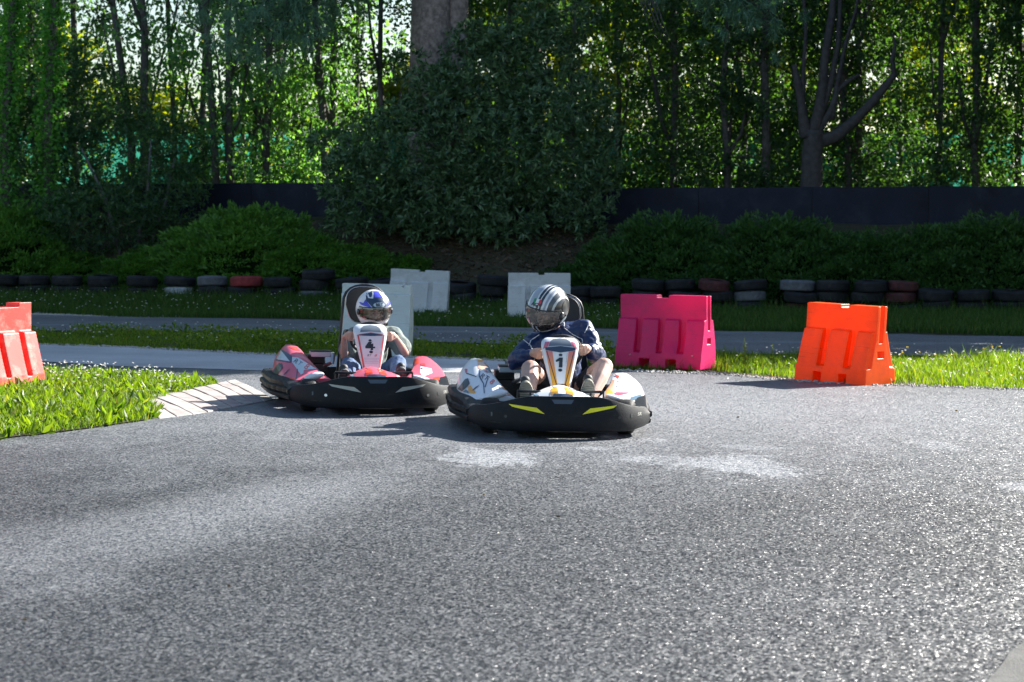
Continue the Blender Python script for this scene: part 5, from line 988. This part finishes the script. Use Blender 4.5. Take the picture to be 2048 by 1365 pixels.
def sole_mat(name, col):
    m = pm(name, col, 0.75, var=0.15, vscale=20); n = m.node_tree; L = n.links.new; b = [x for x in n.nodes if x.type == 'BSDF_PRINCIPLED'][0]
    tc = N(n, 'ShaderNodeTexCoord'); wv = N(n, 'ShaderNodeTexWave', wave_type='BANDS', bands_direction='Z', i_Scale=22.0, i_Distortion=1.5); L(tc.outputs['Object'], wv.inputs[0]); bu = N(n, 'ShaderNodeBump', i_Strength=0.8, i_Distance=0.006); L(wv.outputs['Fac'], bu.inputs['Height']); L(bu.outputs[0], b.inputs['Normal']); return m
M_SOLE1 = sole_mat('sole_olive', (0.26, 0.25, 0.21)); M_SOLE2 = sole_mat('sole_dark', (0.10, 0.105, 0.11))
def visor_mat(name, col, mixf):
    m, n, o = nodes(name); L = n.links.new; t = N(n, 'ShaderNodeBsdfTransparent', i_Color=c4(col)); gl = N(n, 'ShaderNodeBsdfGlossy', i_Roughness=0.08); gl.inputs[0].default_value = (0.9, 0.9, 0.9, 1)
    df = N(n, 'ShaderNodeBsdfDiffuse'); df.inputs[0].default_value = (0.45, 0.42, 0.40, 1); fr = N(n, 'ShaderNodeFresnel', i_IOR=1.5)
    m1 = N(n, 'ShaderNodeMixShader', i_0=mixf); L(t.outputs[0], m1.inputs[1]); L(df.outputs[0], m1.inputs[2]); m2 = N(n, 'ShaderNodeMixShader'); L(fr.outputs[0], m2.inputs[0]); L(m1.outputs[0], m2.inputs[1]); L(gl.outputs[0], m2.inputs[2]); L(m2.outputs[0], o.inputs[0]); return m
V_1 = visor_mat('visor_smoke', (0.86, 0.84, 0.82), 0.26); V_2 = visor_mat('visor_clear', (0.90, 0.90, 0.86), 0.08)

def helmet_pt(az, el, k=1.0):                                     # az from straight ahead (-Y), el up
    """full-face shell: round crown, fuller back and a chin bar that juts forward"""
    x = math.cos(el) * math.sin(az); y = -math.cos(el) * math.cos(az); z = math.sin(el)
    front = max(0.0, -y); low = sstep(0.05, -0.75, z)
    rx, ry, rz = 0.138, 0.165, 0.160
    X = x * rx * (1 - 0.10 * low * (1 - front)); Y = y * ry * (1 + 0.10 * front * low); Z = z * rz
    if Z < -0.146: Z = -0.146 + (Z + 0.146) * 0.2
    return (X * k, Y * k, Z * (k if Z > 0 else (0.5 + 0.5 * k)))
def port(az, el, g_=0.0):
    top = R(15) - abs(az) * 0.06; bot = R(-20) + abs(az) * 0.08
    return abs(az) < R(72) + g_ and bot - g_ * 0.6 < el < top + g_ * 0.6
def shell_mesh(name, mat, k, keep, na=96, ne=64):
    b = MB(); idx = {}; V = []; F = []
    def vid(i, j):
        i %= na
        if (i, j) not in idx: idx[(i, j)] = len(V); V.append(helmet_pt(-math.pi + 2 * math.pi * i / na, -R(70) + (R(90) + R(70)) * j / ne, k))
        return idx[(i, j)]
    for i in range(na):
        for j in range(ne):
            az = -math.pi + 2 * math.pi * (i + 0.5) / na; el = -R(70) + R(160) * (j + 0.5) / ne
            if keep(az, el): F.append([vid(i, j), vid(i + 1, j), vid(i + 1, j + 1), vid(i, j + 1)])
    b.add(V, F); return b
def helmet_mat1():
    """grey shell with black and white racing stripes running over the crown"""
    m = pm('helmet_striped', (0.4, 0.42, 0.45), 0.25, spec=0.5, coat=0.5); n = m.node_tree; L = n.links.new; b = [x for x in n.nodes if x.type == 'BSDF_PRINCIPLED'][0]
    tc = N(n, 'ShaderNodeTexCoord'); sp = N(n, 'ShaderNodeSeparateXYZ'); L(tc.outputs['Object'], sp.inputs[0]); ns = N(n, 'ShaderNodeTexNoise', i_Scale=14.0, i_Detail=2.0); L(tc.outputs['Object'], ns.inputs[0])
    ad = N(n, 'ShaderNodeMath', operation='MULTIPLY_ADD', i_1=0.012); L(ns.outputs['Fac'], ad.inputs[0]); L(sp.outputs[0], ad.inputs[2])
    mr = N(n, 'ShaderNodeMapRange', i_1=-0.13, i_2=0.14); L(ad.outputs[0], mr.inputs[0]); cr = N(n, 'ShaderNodeValToRGB'); cr.color_ramp.interpolation = 'CONSTANT'; L(mr.outputs[0], cr.inputs[0])
    st = [(0, (.02, .02, .025)), (.10, (.55, .57, .6)), (.16, (.03, .03, .04)), (.20, (.62, .64, .68)), (.27, (.34, .37, .42)), (.46, (.60, .63, .66)), (.50, (.03, .035, .05)), (.56, (.66, .68, .7)), (.585, (.03, .035, .05)), (.64, (.62, .64, .66)), (.69, (.30, .33, .38)), (.74, (.65, .67, .7)), (.77, (.06, .07, .08)), (.86, (.5, .52, .5)), (.90, (.025, .025, .03))]
    e = cr.color_ramp.elements; e[0].position = 0; e[0].color = c4(st[0][1]); e[1].position = st[1][0]; e[1].color = c4(st[1][1])
    for p, c in st[2:]: k = e.new(p); k.color = c4(c)
    # chin and cheeks are black
    lo = N(n, 'ShaderNodeMapRange', i_1=-0.055, i_2=-0.05); L(sp.outputs[2], lo.inputs[0]); mx = N(n, 'ShaderNodeMix', data_type='RGBA'); L(lo.outputs[0], mx.inputs[0]); mx.inputs[6].default_value = c4((0.022, 0.022, 0.025)); L(cr.outputs[0], mx.inputs[7]); L(mx.outputs[2], b.inputs['Base Color']); return m
H_1 = helmet_mat1(); H_2 = gloss('helmet_white', (0.72, 0.74, 0.78)); M_LINER = pm('helmet_liner', (0.012, 0.012, 0.013), 0.9)
def helmet(person, loc, rot, kind, sc=1.0):
    r = empty('helmet', loc, rot); r.parent = person; r.scale = (sc, sc, sc)
    SH = shell_mesh('shell', None, 1.0, lambda a, e: not port(a, e)); bv = SH.bvh(); sh = SH.build('shell', H_1 if kind == 1 else H_2, r, sharp=1.2)
    shell_mesh('liner', None, 0.93, lambda a, e: not port(a, e, R(-1))).build('liner', M_LINER, r, sharp=1.2)
    vs = shell_mesh('visor', None, 1.022, lambda a, e: port(a, e, R(5))).build('visor', V_1 if kind == 1 else V_2, r, sharp=1.2)
    pts = [helmet_pt(a, R(15) - abs(a) * 0.06 + R(3.5), 1.02) for a in np.linspace(-R(74), R(74), 30)]; MB().tube(pts, 0.004, 6).build('visor_rim', M_STRAP, r)
    for s in (-1, 1): p = helmet_pt(s * R(78), R(-2), 1.02); MB().ell(p, (0.010, 0.026, 0.026)).build('visor_pivot', P_BLK, r)
    # chin vents and bar
    FW = (0, 1, 0)
    def hd(nm, poly, mat, off=0.0025, cuts=2): return decal(nm, poly, (0, -0.3, 0), (1, 0, 0), (0, 0, 1), FW, bv, off, mat, r, cuts, 0.08)
    if kind == 1:
        for s in (-1, 1):
            hd('vent', [[(s * 0.018, -0.090), (s * 0.070, -0.082), (s * 0.062, -0.112), (s * 0.022, -0.122)]], M_STRAP, 0.003)
            hd('chin_line', [[(s * 0.008, -0.072), (s * 0.018, -0.072), (s * 0.026, -0.118), (s * 0.092, -0.096), (s * 0.094, -0.107), (s * 0.020, -0.132)]], P_SILV, 0.004)
        hd('emblem', [[(-0.030, 0.105), (-0.010, 0.108), (-0.010, 0.075), (-0.030, 0.072)]], P_GREEN, 0.003); hd('emblem', [[(-0.010, 0.108), (0.010, 0.109), (0.010, 0.076), (-0.010, 0.075)]], P_WHITE, 0.003); hd('emblem', [[(0.010, 0.109), (0.024, 0.104), (0.030, 0.092), (0.024, 0.079), (0.010, 0.076)]], P_RED, 0.003)
        decal('lettering', text_me('AGV', 0.034, 0.0, 0.001), (0, -0.3, 0.074), (1.1, 0, 0), (0, 0, 0.9), FW, bv, 0.0045, P_BLK, r, 2, 0.08)
        for s in (-1, 1): decal('side_print', [ngon(0.02, 0.035, 0.05, 0.045, 18)], (s * 0.2, 0, 0), (0, 1, 0), (0, 0, 1), (-s, 0, 0), bv, 0.003, P_BLK, r, 2, 0.1); decal('side_print', [ngon(0.0, -0.05, 0.035, 0.02, 14, 0.5)], (s * 0.2, 0, 0), (0, 1, 0), (0, 0, 1), (-s, 0, 0), bv, 0.003, P_SILV, r, 2, 0.1)
    else:
        hd('crown_print', [[(-0.052, 0.046), (0.052, 0.046), (0.090, 0.095), (0.075, 0.135), (0.03, 0.155), (-0.03, 0.155), (-0.075, 0.135), (-0.090, 0.095)]], P_NAVY, 0.002, 3)
        hd('flash', [[(-0.03, 0.120), (0.03, 0.120), (0.014, 0.156), (-0.014, 0.156)]], P_BLUE, 0.003)
        for s in (-1, 1):
            hd('flash', [[(s * 0.060, 0.046), (s * 0.120, 0.056), (s * 0.130, 0.075), (s * 0.108, 0.072), (s * 0.092, 0.098)]], P_BLUE, 0.003)
            hd('flash', [[(s * 0.040, 0.112), (s * 0.072, 0.112), (s * 0.068, 0.148), (s * 0.060, 0.148), (s * 0.062, 0.119), (s * 0.050, 0.119), (s * 0.026, 0.152), (s * 0.020, 0.152)]], P_WHITE, 0.004)
            hd('vent', [[(s * 0.018, -0.088), (s * 0.070, -0.080), (s * 0.060, -0.108), (s * 0.020, -0.115)]], P_BLK, 0.003)
        hd('emblem', [ngon(0.0, 0.068, 0.046, 0.019, 24)], P_SILV, 0.003); decal('lettering', text_me('BILT', 0.030, 0.0, 0.0012), (0, -0.3, 0.068), (1, 0, 0), (0, 0, 1), FW, bv, 0.0045, P_BLK, r, 2, 0.08)
    return r
def lerp(a, b, t): return np.array(a) * (1 - t) + np.array(b) * t
def hand_on_rim(b, ang, wrist_from, side, sc=1.0):
    """four unequal fingers and a thumb closed round the steering rim"""
    c = rim_pt(ang); o = unit(c - WC); t = -math.sin(ang) * WX + math.cos(ang) * WU; t = t if t[2] > 0 else -t; f = -WN
    wr = c + o * 0.062 * sc - f * 0.050 * sc - t * 0.035
    wr = wr + unit(np.array(wrist_from) - wr) * 0.02
    for k, (off, ln) in enumerate(((-0.033, 0.84), (-0.011, 0.96), (0.011, 1.0), (0.033, 0.92))):
        kn = c + o * 0.040 * sc + f * 0.006 + t * off * sc
        p1 = c + o * 0.020 * sc + f * (0.026 * ln + 0.004) + t * off * sc; p2 = c - o * 0.012 * ln + f * 0.024 + t * off * 0.95 * sc; p3 = c - o * 0.020 * ln - f * 0.006 + t * off * 0.92 * sc
        b.chain([wr, kn], [0.020 * sc, 0.0125 * sc], 8); b.chain([kn, p1, p2, p3], [0.0118 * sc, 0.0105 * sc, 0.0095 * sc, 0.0082 * sc], 8)
    tb = lerp(wr, c + o * 0.03, 0.5) + t * 0.028; t1 = c + o * 0.012 + f * 0.020 + t * 0.056 * sc; t2 = c - o * 0.010 + f * 0.022 + t * 0.060 * sc
    b.chain([wr, tb, t1, t2], [0.018 * sc, 0.0155 * sc, 0.0115 * sc, 0.0095 * sc], 8)
    b.chain([wr, lerp(wr, c + o * 0.04, 0.8)], [0.024 * sc, 0.022 * sc], 10); return wr
def rotm(rot): return np.array(Euler(rot).to_matrix())
def driver(kartroot, J, label, kind):
    root = empty('person', kartroot.location, kartroot.rotation_euler, label=label, cat='person', group='drivers seated in the go-karts')
    B = MB(); hp = J['hip']; ch = J['chest']; nk = J['neck']; hd = np.array(J['head']); RM = rotm(J['head_rot'])
    B.chain([hp + np.array((-0.07, 0, 0)), hp + np.array((0.07, 0, 0))], [0.105, 0.105]); B.chain([hp, lerp(hp, ch, 0.5), ch], [0.12, 0.115, 0.13]); B.chain([lerp(ch, J['shL'], 0.7), lerp(ch, J['shR'], 0.7)], [0.075, 0.075]); B.chain([ch, nk], [0.09, 0.058])
    def H(x, y, z): return hd + RM @ np.array((x, y, z))
    B.chain([nk, H(0, 0.02, -0.07)], [0.055, 0.055]); B.ell(H(0, 0.012, 0.03), (0.078, 0.098, 0.092), 20, 14, J['head_rot']); B.ell(H(0, -0.025, -0.055), (0.062, 0.070, 0.068), 18, 12, J['head_rot'])
    B.chain([H(0, -0.084, 0.004), H(0, -0.108, -0.030)], [0.010, 0.016], 8); B.chain([H(-0.014, -0.092, -0.034), H(0.014, -0.092, -0.034)], [0.010, 0.010], 8)
    B.chain([H(-0.035, -0.078, 0.020), H(0.035, -0.078, 0.020)], [0.012, 0.012], 8); B.chain([H(-0.018, -0.084, -0.064), H(0.018, -0.084, -0.064)], [0.010, 0.010], 8); B.ell(H(0, -0.076, -0.098), (0.024, 0.020, 0.018), 10, 8)
    for s in (-1, 1): B.ell(H(s * 0.078, 0.015, -0.012), (0.010, 0.020, 0.030), 10, 8); B.ell(H(s * 0.045, -0.066, -0.03), (0.022, 0.018, 0.02), 10, 8)
    arms = {}
    for s, a in (('L', J['angL']), ('R', J['angR'])):
        w_ = hand_on_rim(B, a, J['el' + s], s, J['hs']); arms[s] = w_; B.chain([J['sh' + s], lerp(J['sh' + s], J['el' + s], .5), J['el' + s]], [0.056 * J['arm'], 0.047 * J['arm'], 0.040 * J['arm']]); B.chain([J['el' + s], lerp(J['el' + s], w_, .35), w_], [0.041 * J['arm'], 0.040 * J['arm'], 0.026 * J['arm']])
    for s in 'LR':
        hq = hp + np.array((-0.085 if s == 'L' else 0.085, -0.03, -0.005)); kn = J['kn' + s]; an = J['an' + s]
        lw = J['leg']; B.chain([hq, lerp(hq, kn, .5), kn], [0.088 * lw, 0.076 * lw, 0.060 * lw]); B.chain([kn, lerp(kn, an, .30), lerp(kn, an, .65), an], [0.059 * lw, 0.058 * lw, 0.046 * lw, 0.036]); B.chain([an, an + np.array((0, -0.05, 0.13))], [0.034, 0.03])
    body = remesh(B, 0.0052, 3, 0.5); obj('body', body, root, M_SKIN)
    # eyes, brows and mouth
    for s in (-1, 1):
        MB().ell(H(s * 0.031, -0.083, 0.001), (0.012, 0.008, 0.006), 12, 8, J['head_rot']).build('eye', M_EYE, root); MB().ell(H(s * 0.031, -0.0905, 0.0005), (0.0065, 0.004, 0.0055), 10, 6, J['head_rot']).build('iris', M_IRIS, root)
        MB().tube([H(s * 0.014, -0.094, 0.019), H(s * 0.033, -0.093, 0.024), H(s * 0.052, -0.080, 0.019)], [0.005, 0.0055, 0.003], 6).build('eyebrow', M_HAIR, root)
    MB().tube([H(-0.022, -0.090, -0.066), H(0, -0.098, -0.063), H(0.022, -0.090, -0.066)], [0.003, 0.006, 0.003], 6).build('lips', M_LIP, root)
    # upper clothes
    C = MB(); grow = 0.032 if kind == 1 else 0.016
    C.chain([hp + np.array((-0.07, 0.0, 0.06)), hp + np.array((0.07, 0.0, 0.06))], [0.11 + grow] * 2); C.chain([hp + np.array((0, 0, 0.06)), lerp(hp, ch, 0.5), ch], [0.13 + grow, 0.125 + grow, 0.135 + grow]); C.chain([lerp(ch, J['shL'], 0.75), lerp(ch, nk, 0.5), lerp(ch, J['shR'], 0.75)], [0.075 + grow, 0.085 + grow, 0.075 + grow]); C.chain([lerp(ch, nk, 0.3), lerp(ch, nk, 0.72)], [0.10, 0.074 if kind == 1 else 0.066])
    for s in 'LR':
        sh, el, wr = J['sh' + s], J['el' + s], arms[s]
        if kind == 1: C.chain([sh, lerp(sh, el, .5), el], [0.062 + grow * .8, 0.056 + grow * .8, 0.050 + grow * .6]); C.chain([el, lerp(el, wr, .45), lerp(el, wr, .95)], [0.050 + grow * .6, 0.052 + grow * .5, 0.040])
        else: C.chain([sh, lerp(sh, el, .35), lerp(sh, el, .72)], [0.062 + grow, 0.062 + grow, 0.062 + grow * 1.3])
    cm = remesh(C, 0.008, 5, 0.5, disp=0.034 if kind == 1 else 0.022, dsize=0.075)
    jk = obj('jacket' if kind == 1 else 't_shirt', cm, root, M_NAVYJ if kind == 1 else M_TEE)
    if kind == 1:
        jv = mesh_bvh(cm)
        def pipe(pts):
            out = []
            for p in polyline(pts, 34):
                h = jv.ray_cast(Vector((p[0], -1.5, p[1])), Vector((0, 1, 0)), 3.0)
                if h[0] is not None: out.append(np.array(h[0] + h[1] * 0.002))
            if len(out) > 3: MB().tube(out, 0.0032, 5).build('piping', M_PIPE, jk)
        for p in J['piping']: pipe(p)
    # lower clothes and shoes
    C = MB(); C.chain([hp + np.array((-0.07, 0, 0)), hp + np.array((0.07, 0, 0))], [0.118, 0.118])
    for s in 'LR':
        hq = hp + np.array((-0.085 if s == 'L' else 0.085, -0.03, -0.005)); kn = J['kn' + s]; an = J['an' + s]
        if kind == 1: C.chain([hq, lerp(hq, kn, .45), lerp(hq, kn, .70)], [0.100, 0.090, 0.088])
        else: C.chain([hq, lerp(hq, kn, .5), kn], [0.098, 0.084, 0.068]); C.chain([kn, lerp(kn, an, .4), lerp(kn, an, .95)], [0.067, 0.064, 0.056])
    obj('shorts' if kind == 1 else 'jeans', remesh(C, 0.009, 4, 0.5, disp=0.016, dsize=0.06), root, M_SHORT if kind == 1 else M_JEAN)
    for s in 'LR':
        an = J['an' + s]; toe = J['toe' + s]; up = unit(toe - an); nrm = unit(np.cross(np.array((1.0, 0, 0)), up)); nrm = nrm if nrm[1] < 0 else -nrm; sd = np.cross(up, nrm)
        heel = an + nrm * 0.035 - up * 0.055; C = MB(); C.chain([an - nrm * 0.0, heel - nrm * 0.02], [0.042, 0.036]); C.chain([heel - nrm * 0.012, lerp(heel, toe, .5) - nrm * 0.015, toe - nrm * 0.005], [0.036, 0.040, 0.036]); C.chain([lerp(heel, toe, .55) - nrm * 0.01 - sd * 0.012, lerp(heel, toe, .55) - nrm * 0.01 + sd * 0.012, toe - nrm * 0.006], [0.036, 0.036, 0.034])
        sh = obj('shoe', remesh(C, 0.006, 4, 0.5), root, M_SHOE)
        tl = np.linalg.norm(toe - heel) + 0.045; ring = []
        for i in range(26):
            a = 2 * math.pi * i / 26; v = math.sin(a); wd = 0.041 + 0.015 * sstep(-0.3, 0.6, v); ring.append((wd * math.copysign(abs(math.cos(a)) ** 0.8, math.cos(a)), v * tl * 0.5))
        c0 = (heel + toe) / 2 + nrm * 0.024
        MB().loft([[c0 + sd * x + up * y + nrm * d for x, y in ring] for d in (-0.012, 0.006, 0.012)]).build('sole', M_SOLE1 if kind == 1 else M_SOLE2, sh, sharp=0.7)
    helmet(root, tuple(hd + RM @ np.array((0, 0.005, 0.012))), J['head_rot'], kind, J['helm'])
    ps = [H(-0.085, -0.01, -0.10), H(-0.05, -0.03, -0.135), H(0, -0.035, -0.142), H(0.05, -0.03, -0.135), H(0.085, -0.01, -0.10)]; MB().tube(ps, 0.010, 6).build('chin_strap', M_STRAP, root)
    return root
A = lambda *v: np.array(v, float)
J1 = dict(hip=A(.10, .36, .20), chest=A(.085, .30, .60), neck=A(.035, .24, .72), head=A(-.036, .15, .873), head_rot=(R(18), R(13), R(-34)), shL=A(-.115, .24, .615), shR=A(.255, .27, .715), elL=A(-.275, .07, .48), elR=A(.345, .07, .535), angL=R(182), angR=R(12), hs=0.94, helm=1.14, leg=1.15, arm=1.0,
          knL=A(-.185, -.24, .445), knR=A(.365, -.24, .470), anL=A(-.225, -.555, .20), anR=A(.205, -.555, .20), toeL=A(-.250, -.655, .388), toeR=A(.205, -.655, .405),
          piping=[[(-.235, .66), (-.16, .60), (-.155, .575), (-.09, .52)], [(.10, .735), (.16, .69), (.235, .655), (.24, .63), (.17, .575)], [(.285, .76), (.255, .70)], [(.11, .80), (.10, .745)], [(-.09, .68), (-.16, .635), (-.175, .60)]])
J2 = dict(hip=A(.10, .36, .18), chest=A(.13, .34, .48), neck=A(.14, .27, .61), head=A(.120, .18, .775), head_rot=(R(10), R(-2), R(10)), shL=A(-.015, .28, .565), shR=A(.305, .27, .575), elL=A(-.13, .10, .40), elR=A(.385, .12, .43), angL=R(172), angR=R(8), hs=0.86, helm=1.06, leg=0.95, arm=0.82,
          knL=A(-.13, -.20, .345), knR=A(.275, -.22, .365), anL=A(-.205, -.545, .17), anR=A(.215, -.545, .175), toeL=A(-.228, -.645, .345), toeR=A(.232, -.645, .36), piping=[])
driver(K1, J1, 'driver in navy piped jacket and striped helmet steering the white kart', 1)
driver(K2, J2, 'driver in grey t-shirt, jeans and blue white helmet in the red kart', 2)
